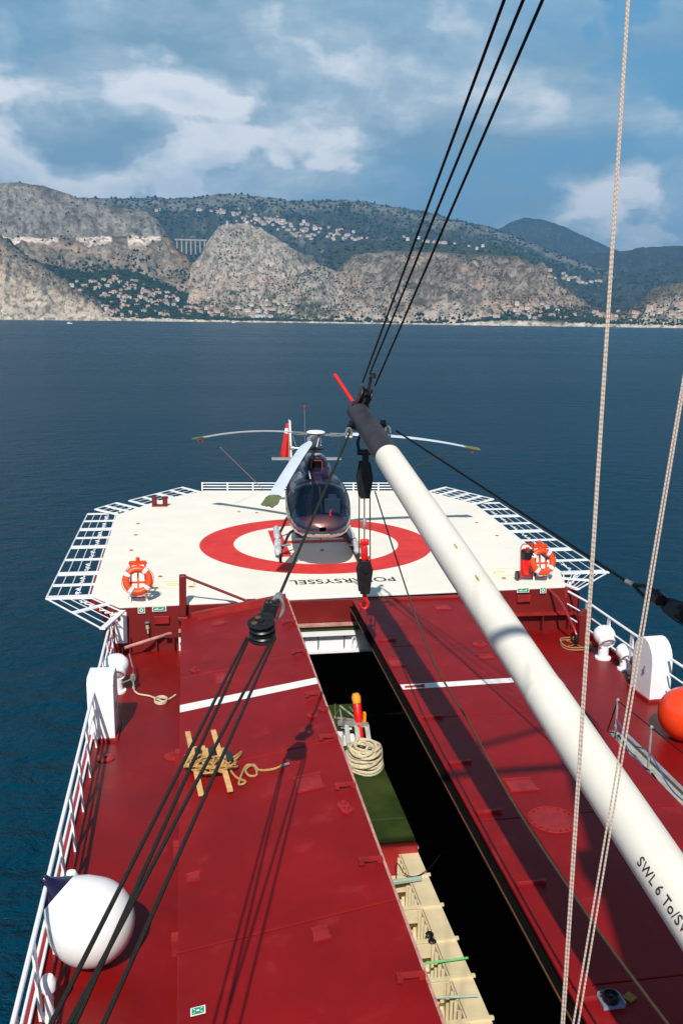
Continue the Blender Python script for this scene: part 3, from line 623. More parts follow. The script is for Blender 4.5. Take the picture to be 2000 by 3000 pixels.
st = MB(); st.add([(RX0+.11, 15.9, RZ+.004), (RX1, 15.98, RZ+.004), (RX1, 16.2, RZ+.004), (RX0+.11, 16.14, RZ+.004)], [(0, 1, 2, 3)]); st.build('white_stripe', m_stripe, cr)
def rz_(x): return RZ
for a in ((1160, 1942, .30, .36), (1295, 1780, .4, .35), (1405, 1905, .36, .0), (1422, 1925, .36, .2), (1500, 2267, .45, .0), (1525, 2300, .45, .35)): frame_mark(*a[:4], rz_, cr)
p = PZ(1404, 1888, RZ); MB().lathe([(.16, 0), (.16, .015), (.12, .03), (.04, .03), (.04, .09)], (p.x, p.y, RZ), n=18).build('lifting_socket', m_red2, cr, smooth=True)
for y in (7.7, 9.7, 11.4, 12.9, 14.6, 15.98, 18.6):
    x = RX0+.012*(y-8)+.12; m = MB(); m.bar((x-.05, y, RZ+.02), (x+.32, y+.01, RZ+.02), .03, .035); m.lathe([(.035, 0), (.035, .05)], (x+.30, y, RZ), n=8); m.build('cleat', m_red2, cr)
p = PZ(1618, 2402, RZ); m = MB(); m.tube([(p.x+.34*math.cos(a), p.y+.34*math.sin(a), RZ+.004) for a in np.linspace(0, 2*math.pi, 33)[:-1]], .012, 6, closed=True)
for k in range(20): a = k*math.pi/10; m.box((p.x+.31*math.cos(a), p.y+.31*math.sin(a), RZ+.014), (.035, .035, .03), rz=a)
m.lathe([(.33, 0), (.33, .008)], (p.x, p.y, RZ), n=32); m.build('bolted_round_plate', m_red2, cr)
m = MB()
p = PZ(1785, 2935, RZ)
w = .115
arch = [(-w, -.11), (-w, .03)]+[(-w+.06-.06*math.cos(a), .03+.07*math.sin(a)) for a in np.linspace(0, 1.57, 5)]+[(w-.06+.06*math.cos(a), .03+.07*math.sin(a)) for a in np.linspace(1.57, 0, 5)]+[(w, -.11)]
t = thing('deck_light', 'round deck light in an arched pale steel guard on the right hatch cover', 'deck light', (p.x, p.y, RZ))
MB().prism([(p.x+a, p.y+b) for a, b in arch], RZ+.002, RZ+.03).build('base_plate', mat('blue_grey_paint', (.20, .25, .36), .4), t)
MB().tube([(p.x+a, p.y+b, RZ+.05) for a, b in arch], .012, 6).build('guard', m_zinc, t)
MB().lathe([(.085, 0), (.085, .07), (.07, .075), (.065, .045), (.02, .04), (.02, .06)], (p.x, p.y-.01, RZ+.03), n=24).build('lamp_bowl', m_black, t, smooth=True)
p = PZ(1842, 2925, RZ); o = MB().box((p.x, p.y, RZ+.012), (.11, .10, .02), rz=.5).build('rag', mat('ochre_cloth', (.30, .17, .03), .9, var=.3, scale=30), org=(p.x, p.y, RZ)); tag(o, 'small ochre rag lying beside the deck light on the right hatch cover', 'rag')

# ---- left deck details
def box_thing(name, label, cat, c, d, m_, group=None, bevel=.02):
    o = MB().box(c, d).build(name, m_, org=(c[0], c[1], c[2]-d[2]/2), bevel=bevel); return tag(o, label, cat, group)
# railings
def railing(pts, label, feet, hs_=(1.0, .66, .33), flat=True, posts=None):
    t = thing('railing', label, 'railing', (pts[0][0], pts[0][1], 0), 'white deck railings')
    for z in hs_:
        MB().tube([(x, y, z) for x, y in pts], .030 if z == hs_[0] else .020, 8).build('rail', m_white, t, smooth=True)
    for (x, y, fx) in posts:
        m = MB(); m.bar((x, y, 1.0), (fx, y, 0), .03, .14, up=(0, 1, 0)) if flat else m.tube([(x, y, 1.0), (fx, y, 0)], .03)
        m.build('post', m_white, t)
    return t
ys = [21.0-1.16*k for k in range(14)]
railing([(-1.84, 21.9), (-1.84, 18.0)], 'white rail of the left deck edge beyond the tall white ventilator box', None, posts=[(-1.84, y, -1.80) for y in (21.1, 19.95, 18.8)])
railing([(-1.84, 16.9), (-1.84, 4.5)], 'white rail of the left deck edge in front of the tall white ventilator box', None, posts=[(-1.84, 16.6-1.16*k, -1.80) for k in range(11)])
railing([(9.45, 22.55), (9.75, 22.2), (9.88, 21.1), (9.92, 17.9)], 'white rail of the right deck edge beyond the arched white ventilator', None, posts=[(9.76, 22.15, 9.8), (9.88, 21.0, 9.88), (9.9, 19.8, 9.9), (9.92, 18.65, 9.92)])
railing([(9.95, 17.0), (10.0, 15.5), (10.0, 8)], 'white rail of the right deck edge in front of the arched white ventilator', None, posts=[(9.98, 16.4-1.16*k, 9.98) for k in range(7)])
o = MB().box((-1.93, 13.2, .07), (.05, 17.4, .16)).build('toe_rail', m_hull, ship)
o = MB().box((10.08, 13.2, .07), (.05, 17.4, .16)).build('toe_rail', m_hull, ship)
# tall box ventilators
def vent_box(x0, x1, y0, y1, h, label, rot, curved, cat='ventilator'):
    cx, cy = (x0+x1)/2, (y0+y1)/2; t = thing('box_ventilator', label, cat, (cx, cy, 0), 'white box ventilators'); w = x1-x0; d = y1-y0; M3 = Matrix.Rotation(rot, 3, 'Z'); pr = []
    if curved: pr = [(-d/2, 0), (-d/2, h-d*.62)]+[(-d/2+d*.5*(1-math.cos(a)), h-d*.62+d*.62*math.sin(a)) for a in np.linspace(.1, math.pi-.1, 12)]+[(d/2, h-d*.62), (d/2, 0)]
    else: pr = [(-d/2, 0), (-d/2, h-.12), (-d/2+.12, h), (d/2-.12, h), (d/2, h-.12), (d/2, 0)]
    P = [M3 @ Vector((-w/2, a, b))+Vector((cx, cy, 0)) for a, b in pr]; m = MB(); m.extr(P, M3 @ Vector((w, 0, 0))); m.build('casing', m_white, t, bevel=.015)
    m = MB(); m.box(Vector((cx, cy, .03)), (w+.10, d+.10, .06), rz=rot); m.build('base_flange', m_red2, t)
    s = 1 if cx < 4 else -1
    m = MB(); q = M3 @ Vector((s*(w/2+.03), -d*.2, 0)); m.box((cx+q.x, cy+q.y, h*.5), (.03, .03, .14), rz=rot); m.build('handle', m_zinc, t)
vent_box(-1.95, -1.46, 16.80, 17.50, 1.27, 'tall white box ventilator standing at the left deck edge', -.03, False)
vent_box(9.58, 10.06, 17.10, 17.9, 1.32, 'white arched ventilator standing at the right deck edge before the rail', .05, True)
o = tag(MB().box((-1.66, 21.7, .62), (.30, .16, .80)).build('locker', m_white, org=(-1.66, 21.7, .22), bevel=.02), 'narrow white locker hung at the far end of the left rail', 'locker')
# gooseneck ventilators
def gooseneck(x, y, s, label, d=-1, m_=None):
    m_ = m_ or m_white; t = thing('gooseneck_ventilator', label, 'ventilator', (x, y, 0), 'round headed ventilators')
    MB().lathe([(.20*s, 0), (.20*s, .04), (.13*s, .06), (.13*s, .50*s)], (x, y, 0), n=20).build('pipe', m_, t, smooth=True)
    m = MB(); m.lathe([(.02, -.26*s), (.15*s, -.24*s), (.25*s, -.12*s), (.28*s, .02), (.25*s, .12*s), (.15*s, .22*s), (.02, .25*s)], (x, y, .62*s), n=24)
    m.lathe([(.20*s, 0), (.22*s, .22*s), (.19*s, .24*s), (.17*s, .02)], (x, y-.02, .60*s), axis=(0, -.8*1, -.6), n=20); m.build('head', m_, t, smooth=True)
gooseneck(-1.60, 19.2, .98, 'big white round headed ventilator behind the left box ventilator')
gooseneck(9.76, 19.7, .95, 'big white round headed ventilator right of the red hose stand')
gooseneck(9.92, 18.95, .72, 'smaller white round headed ventilator between the big one and the arched box')
def capped_pipe(x, y, h, s, label, m_=None):
    t = thing('air_pipe', label, 'air pipe', (x, y, 0), 'capped air pipes'); m_ = m_ or m_white
    MB().lathe([(.12*s, 0), (.12*s, .03), (.06*s, .04), (.06*s, h)], (x, y, 0), n=14).build('pipe', m_, t, smooth=True)
    MB().lathe([(.06*s, h-.06), (.10*s, h-.05), (.11*s, h+.06), (.07*s, h+.12), (.01, h+.13)], (x, y, 0), n=14).build('cap', m_, t, smooth=True)
capped_pipe(9.86, 18.35, .42, 1.0, 'small grey capped air pipe in front of the round ventilators', m_zinc)
capped_pipe(-1.70, 9.62, .42, .85, 'white capped air pipe by the left rail at the bottom of the picture')
capped_pipe(-1.66, 11.55, .5, .9, 'white capped air pipe by the left rail just beyond the white fender')
# deck sockets
for px, py, lb in ((310, 2222, 'round red deck socket below the left box ventilator'), (508, 2217, 'round red deck socket beside the left hatch coaming')):
    p = PZ(px, py, 0); tag(MB().lathe([(.17, 0), (.17, .015), (.13, .03), (.03, .03), (.03, .06)], (p.x, p.y, .001), n=20).build('deck_socket', m_red2, org=(p.x, p.y, 0), smooth=True), lb, 'deck socket', 'red deck sockets')
# red post with diagonal stay at the platform edge
t = thing('stay_post', 'red post with a sloping stay standing at the platform edge near the left cover', 'post', (-.19, 21.5, .0))
MB().bar((-.19, 21.48, .9), (-.17, 21.48, 1.93), .17, .17).box((-.19, 21.5, .85), (.26, .26, .12)).build('post', m_redbul, t, bevel=.03)
MB().tube([(-.17, 21.5, 1.90), (1.42, 21.42, 1.20)], .035, 8).build('stay', m_redbul, t); MB().box((1.45, 21.42, 1.22), (.22, .12, .10)).build('stay_shoe', m_redbul, t)
# pipe and brackets on the bulkhead foot
p0, p1 = PY(395, 1885, 21.0), PY(488, 1858, 21.3)
o = tag(MB().tube([(-1.55, 21.1, .30), (-.45, 21.7, .42)], .04, 8).build('fire_main_pipe', m_edge, org=(-1.5, 21.3, .3)), 'sloping pinkish pipe along the red bulkhead left of the cover', 'pipe')
m = MB(); m.bar((-.42, 21.5, .38), (-.42, 21.5, 0), .04, .04)
m.bar((-.62, 21.5, .40), (-.36, 21.5, .40), .08, .05); tag(m.build('pipe_bracket', m_redbul, org=(-.7, 21.5, 0)), 'thin red bracket carrying the end of the sloping pipe beside the cover', 'bracket')
p = PY(432, 1830, 21.6); t = thing('hose_valve', 'brass and steel hose valve on the red bulkhead under the left signs', 'valve', (p.x, 21.6, p.z-.1))
MB().lathe([(.05, 0), (.05, .10), (.025, .12), (.025, .2)], (p.x, 21.56, p.z), axis=(.1, -.4, -1), n=12).build('body', mat('dull_brass', (.35, .28, .14), .5, metal=.4), t, smooth=True)
MB().lathe([(.055, 0), (.055, .02)], (p.x, 21.55, p.z+.06), n=12).build('hand_wheel', m_zinc, t)
# green signs
def sign(x, y, z, w, h, kind, label, flat=False):
    t = thing('safety_sign', label, 'sign', (x, y, z), 'green safety signs'); mw, mg, mi = MB(), MB(), MB()
    if flat:
        tl = math.atan2(LZ1-LZ0, LX1-LX0); Mx = Matrix.Translation((x, y, z)) @ Matrix.Rotation(-tl, 4, 'Y')
    else: Mx = Matrix.Translation((x, y, z)) @ Matrix.Rotation(R_(90), 4, 'X')
    def rect(m, cx, cy, a, b, zz, rot=0):
        c, s = math.cos(rot), math.sin(rot)
        vs = [Mx @ Vector((cx+u*c-v*s, cy+u*s+v*c, zz)) for u, v in ((-a/2, -b/2), (a/2, -b/2), (a/2, b/2), (-a/2, b/2))]; m.add(vs, [(0, 1, 2, 3)])
    rect(mw, 0, 0, w, h, .004); rect(mg, 0, 0, w*.88 if w > h*1.3 else w*.82, h*.78, .007)
    if kind == 'ring':
        vs = []; n = 20
        for k in range(n):
            a = 2*math.pi*k/n
            for r in (h*.15, h*.27): vs.append(Mx @ Vector((r*math.cos(a), r*math.sin(a), .010)))
        mi.add(vs, [(2*k, 2*k+1, (2*k+3) % (2*n), (2*k+2) % (2*n)) for k in range(n)])
    elif kind == 'raft':
        rect(mi, -w*.05, -h*.12, w*.62, h*.12, .010); rect(mi, -w*.2, h*.05, w*.26, h*.14, .010, .35); rect(mi, w*.24, h*.02, w*.10, h*.30, .010, .3)
    else:
        for sx in (-1, 1):
            for sy in (-1, 1): rect(mi, sx*w*.25, sy*h*.20, w*.20, h*.07, .010, math.atan2(sy*h, sx*w))
        rect(mi, 0, 0, w*.2, h*.2, .010)
    mw.build('backing', m_swhite, t); mg.build('green_field', m_sign, t); mi.build('symbol', m_swhite, t)
z_ = .84
p = PY(415, 1787, 21.61); sign(p.x, 21.605, p.z, .165, .165, 'ring', 'small square green sign with a white ring under the left lifebuoy')
p = PY(467, 1784, 21.61); sign(p.x, 21.61, p.z, .33, .125, 'raft', 'wide green and white sign beside the square sign on the left bulkhead')
p = PY(1531, 1729, 21.87); sign(p.x, 21.865, p.z, .33, .125, 'raft', 'wide green and white sign on the right bulkhead')
p = PY(1590, 1729, 21.87); sign(p.x, 21.875, p.z, .165, .165, 'ring', 'small square green sign with a white ring under the right lifebuoy')
p = PZ(580, 2945, .98); sign(p.x, p.y, lz(p.x)+.004, .155, .12, 'arrows', 'green sign with white corner arrows flat on the left hatch cover', flat=True)
for px, py, Y in ((474, 1815, 21.62), (1532, 1752, 21.88)):
    p = PY(px, py, Y); MB().box((p.x, Y-.03, p.z), (.36, .04, .19)).build('vent_flap', m_red2, ship, bevel=.01)
# ---- safety nets round the platform
NZ = HD-.06
def net(a, b, c, d, label, nl=4, nc=3, parent=None):
    """a,b outer corners, c,d inner corners (c next to b)"""
    a, b, c, d = [Vector((p[0], p[1], p[2] if len(p) > 2 else NZ)) for p in (a, b, c, d)]
    t = thing('safety_net_frame', label, 'safety net', (a+b+c+d)/4, 'white safety net frames round the platform')
    m = MB(); m.tube([a, b], .022, 6); m.tube([d, c], .020, 6)
    m.build('side_tube', m_white, t, smooth=True)
    for k in range(nc):
        f = k/(nc-1); p, q = a.lerp(b, f), d.lerp(c, f); q2 = q+(q-p).normalized()*.08; MB().bar(p, q2, .13, .035).build('cross_arm', m_white, t)
    m = MB()
    for k in range(1, nl):
        f = k/nl; m.tube([a.lerp(d, f), b.lerp(c, f)], .012, 5)
    n = 3*(nc-1)
    rg = random.Random(int(a.x*100+a.y*10))
    for k in range(nc-1):      # slack lashings near the inner edge
        f0 = (k+.15)/(nc-1); f1 = (k+.85)/(nc-1); p = a.lerp(d, .70).lerp(b.lerp(c, .70), f0); q = a.lerp(d, .72).lerp(b.lerp(c, .72), f1)
        pts = [p.lerp(q, i/8)+Vector((.07*math.sin(i*2.3+rg.random()), .07*rg.uniform(-1, 1), -.02)) for i in range(9)]; m.tube(pts, .014, 5)
    m.build('net_line', m_white, t)
yb = [32.75, 30.35, 30.2, 27.95, 27.8, 24.95, 24.8, 22.75]
lab = ['first white net frame on the left platform side, farthest from the camera', 'second white net frame from the far end of the left platform side', 'third white net frame from the far end of the left platform side', 'white net frame on the left platform side nearest the camera']
for k in range(4): net((-3.5, yb[2*k]), (-3.5, yb[2*k+1]), (-2.50, yb[2*k+1]), (-2.53, yb[2*k]), lab[k])
net((-3.5, 22.65), (-1.95, 20.15), (-1.60, 21.35), (-2.45, 22.6), 'slanting white net frame at the near left corner of the platform', nl=4, nc=3)
def off(p, q, o):
    p, q = Vector((*p, 0)), Vector((*q, 0)); d = (q-p).normalized(); return Vector((-d.y, d.x, 0))*o
A, B_, C_ = HP[2], HP[3], HP[4]; D_, E_, F_, G_, H_ = HP[5], HP[6], HP[7], HP[8], HP[9]
A = (HP[2][0], HP[2][1]+.1)
def netalong(p, q, f0, f1, w, label, sgn=1, z=0):
    p3, q3 = Vector((*p, NZ)), Vector((*q, NZ)); n = off(p, q, w*sgn); s, e = p3.lerp(q3, f0), p3.lerp(q3, f1); up = Vector((0, 0, z)); net(s+n+up, e+n+up, e, s, label)
netalong(A, B_, .06, .5, 1.0, 'narrow white net frame at the far left corner of the platform', z=.12)
netalong(A, C_, .36, .66, 1.0, 'white net frame on the far left slanting side behind the red bollards', z=.12)
netalong(A, C_, .68, .97, 1.0, 'white net frame on the far left slanting side next to the far railing', z=.12)
netalong(D_, E_, .03, .5, 1.0, 'white net frame at the far right corner of the platform beyond the boom', z=.12)
netalong(D_, E_, .52, .97, 1.0, 'second white net frame on the far right slanting side of the platform', z=.12)
lab = ['white net frame on the right platform side farthest from the camera', 'second white net frame from the far end of the right platform side', 'third white net frame from the far end of the right platform side', 'white net frame beside the right lifebuoy on the platform side']
ry = [33.2, 30.9, 30.75, 28.5, 28.35, 26.0, 25.85, 23.4]
def rin(y): return float(np.interp(y, [HP[8][1], HP[7][1], HP[6][1]], [HP[8][0], HP[7][0], HP[6][0]]))+.06
def rout(y): return float(np.interp(y, [23.2, 33.6], [11.45, 11.75]))
for k in range(4): net((rout(ry[2*k]), ry[2*k]), (rout(ry[2*k+1]), ry[2*k+1]), (rin(ry[2*k+1]), ry[2*k+1]), (rin(ry[2*k]), ry[2*k]), lab[k])
net((11.5, 23.25), (9.95, 21.75), (9.78, 22.3), (10.2, 23.3), 'slanting white net frame folded at the near right corner of the platform', nl=5)
# far railing of the platform
t = thing('railing', 'low white three bar railing along the far edge of the platform', 'railing', (5, 36.6, HD), 'platform railings')
a, b = Vector((C_[0]-.1, C_[1]+.05, 0)), Vector((D_[0]-.9, D_[1]+.1, 0))
for z in (.08, .19, .30): MB().tube([a+Vector((0, 0, HD+z)), b+Vector((0, 0, HD+z))], .018, 6).build('rail', m_white, t)
for k in range(9): p = a.lerp(b, k/8); MB().bar((p.x, p.y, HD-.02), (p.x, p.y, HD+.32), .05, .03).build('post', m_white, t)
# red bollards, far left of the platform
p = PZ(468, 1483, HD)
t = thing('mooring_bollard', 'pair of short red bollards at the far left edge of the platform', 'bollard', (p.x, p.y, HD)); m = MB()
MB().box((p.x, p.y, HD+.03), (.54, .22, .05)).build('base', m_redbul, t)
for s in (-.18, .2): MB().lathe([(.09, 0), (.09, .26), (.12, .27), (.12, .31), (.02, .32)], (p.x+s, p.y, HD+.04), n=14).build('post', m_redbul, t, smooth=True)
# ---- lifebuoys on stands
def lifebuoy(x, y, label, mir=1):
    t = thing('lifebuoy', label, 'lifebuoy', (x, y-.09, HD+.3), 'orange lifebuoys on the platform')
    cz = HD+.55; R1, r1 = .275, .082; tl = .30
    def P(a, rr, w): 
        q = Vector((rr*math.cos(a), 0, rr*math.sin(a))); return Vector((x+q.x, y-.10+math.sin(tl)*q.z+w*.0, cz+math.cos(tl)*q.z))
    m = MB(); pts = [P(2*math.pi*k/40, R1, 0) for k in range(40)]; m.tube(pts, r1, 14, closed=True); m.build('ring', m_orange, t, smooth=True)
    for a0 in (.9, 2.6, 4.1, 5.6):
        m = MB(); m.tube([P(a0-.15+.3*k/6, R1, 0) for k in range(7)], r1+.007, 14, caps=False); m.build('white_band', m_white, t, smooth=True)
    m = MB(); m.tube([P(2*math.pi*k/48, R1+.095+.015*math.sin(4*2*math.pi*k/48), 0) for k in range(48)], .008, 5, closed=True); m.build('grab_line', m_orange, t)
    t = thing('lifebuoy_stand', label.replace('orange lifebuoy with white bands', 'orange steel stand carrying the lifebuoy'), 'stand', (x, y, HD), 'lifebuoy stands')
    m = MB(); by = y+.06
    for s in (-.17, .17): m.bar((x+s, by-.05, HD+.2), (x+s, by+.15, HD+.90), .04, .04)
    m.bar((x, by-.04, HD+.25), (x, by+.15, HD+.92), .04, .04)
    for z, dy in ((.22, -.04), (.45, .02), (.90, .13)): m.bar((x-.22, by+dy, HD+z), (x+.22, by+dy, HD+z), .05, .04)
    m.box((x, by+.14, HD+.91), (.40, .14, .07)); m.lathe([(.045, 0), (.05, .03), (.05, .09), (.03, .11)], (x, by+.14, HD+.94), n=12); m.build('frame', m_orange, t)
    m = MB()
    for s in (-.2, .2): m.bar((x+s, by-.12, HD), (x+s*.85, by-.05, HD+.22), .04, .04); m.bar((x+s, by+.22, HD), (x+s*.85, by+.05, HD+.25), .04, .04)
    m.build('legs', m_hel, t); MB().bar((x-.2, by-.08, HD+.1), (x+.2, by-.08, HD+.1), .03, .03).build('crossbar', m_red2, t)
lifebuoy(-1.24, 21.95, 'orange lifebuoy with white bands at the left front corner of the platform')
lifebuoy(9.20, 22.5, 'orange lifebuoy with white bands at the right front corner beside the red trolley')
# fire trolley
x, y = 8.82, 22.55
t = thing('extinguisher_trolley', 'red and black wheeled fire extinguisher trolley left of the right lifebuoy', 'fire extinguisher', (x, y, HD))
MB().lathe([(.02, 0), (.12, .03), (.15, .09), (.15, .52), (.12, .62), (.05, .68), (.05, .76)], (x, y, HD+.14), n=20).build('cylinder', m_fred, t, smooth=True)
MB().lathe([(.165, .46), (.175, .48), (.175, .66), (.14, .70)], (x, y, HD+.14), n=20).build('black_cover', m_black, t, smooth=True)
m = MB()
for s in (-.17, .17): m.tube([(x+s, y-.05, HD+.1), (x+s, y+.05, HD+.9), (x+s*.85, y-.02, HD+1.0)], .016, 6)
m.tube([(x-.145, y-.02, HD+1.0), (x+.145, y-.02, HD+1.0)], .016, 6); m.bar((x-.2, y, HD+.12), (x+.2, y, HD+.12), .04, .04); m.build('frame', m_fred, t)
for s in (-.24, .22): MB().lathe([(.12, -.03), (.13, -.02), (.13, .02), (.12, .03), (.05, .03)], (x+s, y+.02, HD+.13), axis=(1, 0, 0), n=20).build('wheel', m_black, t, smooth=True)
m = MB(); m.tube(smooth_path([(x+.05, y-.16, HD+.8), (x+.16, y-.19, HD+.6), (x+.1, y-.2, HD+.3), (x+.02, y-.19, HD+.25), (x+.06, y-.18, HD+.5)]), .018, 6); m.build('hose', m_black, t)
# ---- fenders
c = PY(272, 2700, 10.35); c = Vector((c.x+.02, c.y, .60)); ax = Vector((-.72, .30, .62)).normalized()
c = PZ(268, 2700, .57)
t = thing('white_fender', 'big white pear shaped fender with a navy cone end lying by the left rail', 'fender', (c.x, c.y, .02))
rF = .53; prof = [(rF*math.sin(a), -rF*math.cos(a)) for a in np.linspace(.02, 2.12, 22)]
r_e, h_e = prof[-1]; prof += [(.375, h_e+.13), (.255, h_e+.26)]
MB().lathe(prof, c, axis=ax, n=40).build('body', m_fend, t, smooth=True)
MB().lathe([(.255, h_e+.26), (.15, h_e+.37), (.065, h_e+.47), (.055, h_e+.52), (.03, h_e+.54)], c, axis=ax, n=32).build('cone_end', m_navy, t, smooth=True)
c2 = Vector((9.62, 14.85, .52)); c2 = PZ(2008, 2092, .50); ax2 = Vector((.9, .25, .45)).normalized()
t = thing('orange_fender', 'big orange ball fender lying on the right deck at the picture edge', 'fender', (c2.x, c2.y, .02)); rF2 = .53
MB().lathe([(rF2*math.sin(a), -rF2*math.cos(a)) for a in np.linspace(.02, 2.5, 26)], c2, axis=ax2, n=40).build('body', m_buoy, t, smooth=True)
r_e = rF2*math.sin(2.5); MB().lathe([(r_e, -rF2*math.cos(2.5)), (.12, rF2*1.0), (.09, rF2*1.15), (.03, rF2*1.17)], c2, axis=ax2, n=24).build('neck', m_navy, t, smooth=True)
# ---- rope at left deck, cleat ring
p = [PZ(*q, .02) for q in ((388, 1995), (392, 2018), (405, 2033), (440, 2040), (478, 2055), (500, 2046), (515, 2036))]
o = MB().tube(smooth_path([Vector((q.x, q.y, .025)) for q in p]), .018, 7).build('mooring_line', m_cream, org=(-.6, 18.5, 0), smooth=True); tag(o, 'thin pale rope trailing over the left deck toward the hatch coaming', 'rope')
p = PZ(472, 2055, .02); o = MB()
for k in range(3): o.tube([(p.x+.13*math.cos(a), p.y+.17*math.sin(a), .03+.02*k) for a in np.linspace(0, 6.28, 20)[:-1]], .016, 6, closed=True)
tag(o.build('rope_loop', m_cream, org=(p.x, p.y, 0)), 'small pale coil at the end of the rope on the left deck', 'rope')
a, b = PZ(375, 1935, .0), PZ(390, 1985, .3)
o = MB(); o.tube([(b.x, b.y, .32), (b.x-.02, b.y+.4, .35), (b.x-.12, b.y+.9, .5)], .016, 6); o.lathe([(.05, 0), (.055, .05), (.05, .1)], (b.x, b.y, .27), n=10); o.tube([(b.x+.05*math.cos(t_), b.y-.02, .30+.07*math.sin(t_)) for t_ in np.linspace(0, 6.28, 14)[:-1]], .018, 6, closed=True); o.tube([(b.x, b.y, .28), (b.x-.25, b.y-.1, .22)], .014, 6)
o.tube([(b.x, b.y, .27), (b.x+.03, b.y-.12, .02)], .016, 6)
tag(o.build('rope_shackle', m_zinc, org=(b.x, b.y, 0)), 'grey shackle with chain hanging beside the big left ventilator', 'shackle')
# ---- hose stand at right with hoop
p = PZ(1683, 1893, 0); x, y = p.x, p.y
t = thing('hose_reel_stand', 'dark red hose stand with hanging red hoses inside a brown hoop at the right rail', 'hose stand', (x+.1, y, 0))
MB().bar((x+.14, y, 0), (x+.16, y+.05, .82), .16, .16).build('post', m_redbul, t, bevel=.02)
MB().lathe([(.20, -.05), (.22, -.04), (.22, .04), (.20, .05), (.07, .05)], (x+.25, y+.1, .70), axis=(.3, -1, .1), n=20).build('reel', m_redbul, t, smooth=True)
m = MB(); m.tube(smooth_path([(x-.25, y+1.6, 1.12), (x-.12, y+.9, .95), (x-.02, y+.2, .5), (x+.02, y-.05, .25)]), .034, 8); m.build('hose', m_hred, t, smooth=True)
MB().lathe([(.06, 0), (.07, .1), (.04, .2)], (x, y-.05, .12), n=12).build('nozzle', m_black, t, smooth=True)
o = MB(); 
for k, z in enumerate((.03, .09)): o.tube([(x+.02+(.37)*math.cos(a), y+.02+.42*math.sin(a), z+.02*math.sin(3*a)) for a in np.linspace(0, 6.28, 36)[:-1]], .016, 6, closed=True)
for k in range(4): a = k*1.57+.4; o.tube([(x+.02, y+.02, .04), (x+.02+.37*math.cos(a), y+.02+.42*math.sin(a), .04)], .01, 5)
o.build('hoop', m_oldwood if False else mat('brown_hoop', (.34, .20, .09), .6), t)
# ---- boarding gangway stowed at the right side
t = thing('gangway', 'weathered plank gangway lying on the right deck under the boom', 'gangway', (7.7, 12, .1))
gx0, gx1, gz = 7.45, 8.0, .16
m = MB(); m.bar((7.60, 15.2, gz+.16), (7.45, 6.5, gz+.16), .30, .04); m.bar((7.85, 15.2, gz+.16), (7.70, 6.5, gz+.16), .16, .035); m.build('side_board', mat('pale_alloy_plank', (.36, .345, .29), .6, var=.25, scale=5), t)
m = MB(); 
a, b = PZ(1862, 2310, gz+.25), PZ(1950, 2405, gz+.25); m.bar((a.x+.05, a.y, gz+.21), (b.x+.05, b.y, gz+.21), .42, .05); m.build('plank', m_oldwood, t)
MB().bar((8.10, 15.2, gz+.05), (7.95, 6.5, gz+.05), .08, .14).build('edge_tube', m_zincdull, t)
posts = [((1797, 2195), (1812, 2052)), ((1803, 2205), (1806, 2152)), ((1892, 2305), (1895, 2133)), ((1897, 2362), (1902, 2263))]
tops = []
for i, (f, tp) in enumerate(posts):
    q = PZ(*f, .25); h = PY(*tp, q.y); tops.append(Vector((q.x, q.y, h.z)))
    lbs = ['taller grey stanchion nearer the helicopter, of the roped gangway posts', 'short grey stanchion beside the far tall stanchion of the gangway', 'taller grey stanchion nearer the camera, of the roped gangway posts', 'short grey stanchion beside the near tall stanchion of the gangway']
    o = MB(); o.tube([(q.x, q.y, .18), (q.x, q.y, h.z)], .020, 8); o.lathe([(.03, 0), (.035, .03), (.02, .06)], (q.x, q.y, h.z-.02), n=10); o.lathe([(.032, 0), (.032, .03)], (q.x, q.y, .18+(h.z-.18)*.5), n=10)
    tag(o.build('stanchion', m_zincdull, org=(q.x, q.y, .18), smooth=True), lbs[i], 'stanchion', 'grey gangway stanchions')
def line(pts, r, m_, name, label, cat='rope', grp=None, n=6, k=8):
    P = smooth_path(pts, k) if len(pts) > 2 else [Vector(p) for p in pts]
    o = MB().tube(P, r, n).build(name, m_, org=P[-1], smooth=True); return tag(o, label, cat, grp)
G = 'ropes strung between the gangway stanchions'
e1 = tops[2]+(tops[2]-tops[0])*1.2; e3 = tops[3]+(tops[3]-tops[1])*1.0
def mid(a, b, s): return (a+b)/2-Vector((0, 0, s))
line([tops[0], tops[2], e1], .010, m_blackrope, 'hand_line', 'black line joining the tops of the two tall gangway stanchions', grp=G)
a1, a2 = tops[0]-Vector((0, 0, .35)), tops[2]-Vector((0, 0, .45)); line([a1, mid(a1, a2, .16), a2, mid(a2, e1, .5), e1-Vector((0, 0, .7))], .012, m_blueline, 'hand_line', 'upper blue rope sagging between the tall gangway stanchions', grp=G)
b1, b2 = tops[0]-Vector((0, 0, .55)), tops[2]-Vector((0, 0, .80)); line([b1, mid(b1, b2, .06), b2, e1-Vector((0, 0, 1.1))], .012, m_blueline, 'hand_line', 'lower blue rope between the tall gangway stanchions', grp=G)
s0 = PY(1735, 2105, 16.2); line([s0, mid(s0, tops[1], .10), tops[1], mid(tops[1], tops[3], .14), tops[3], mid(tops[3], e3, .1), e3], .013, m_blackrope, 'hand_line', 'dark rope drooping over the tops of the short gangway stanchions', grp=G)
line([PZ(1775, 2180, .25), PZ(1840, 2270, .25), PZ(1900, 2318, .25), PZ(1935, 2370, .22), PZ(2000, 2430, .2)], .013, m_blueline, 'hand_line', 'blue rope lying along the gangway planks on the side toward the orange fender', grp=G)
line([PZ(1865, 2330, .25), PZ(1900, 2370, .25), PZ(1950, 2420, .2), PZ(2003, 2478, .2)], .013, m_blueline, 'hand_line', 'blue rope lying along the gangway planks on the side toward the boom', grp=G)
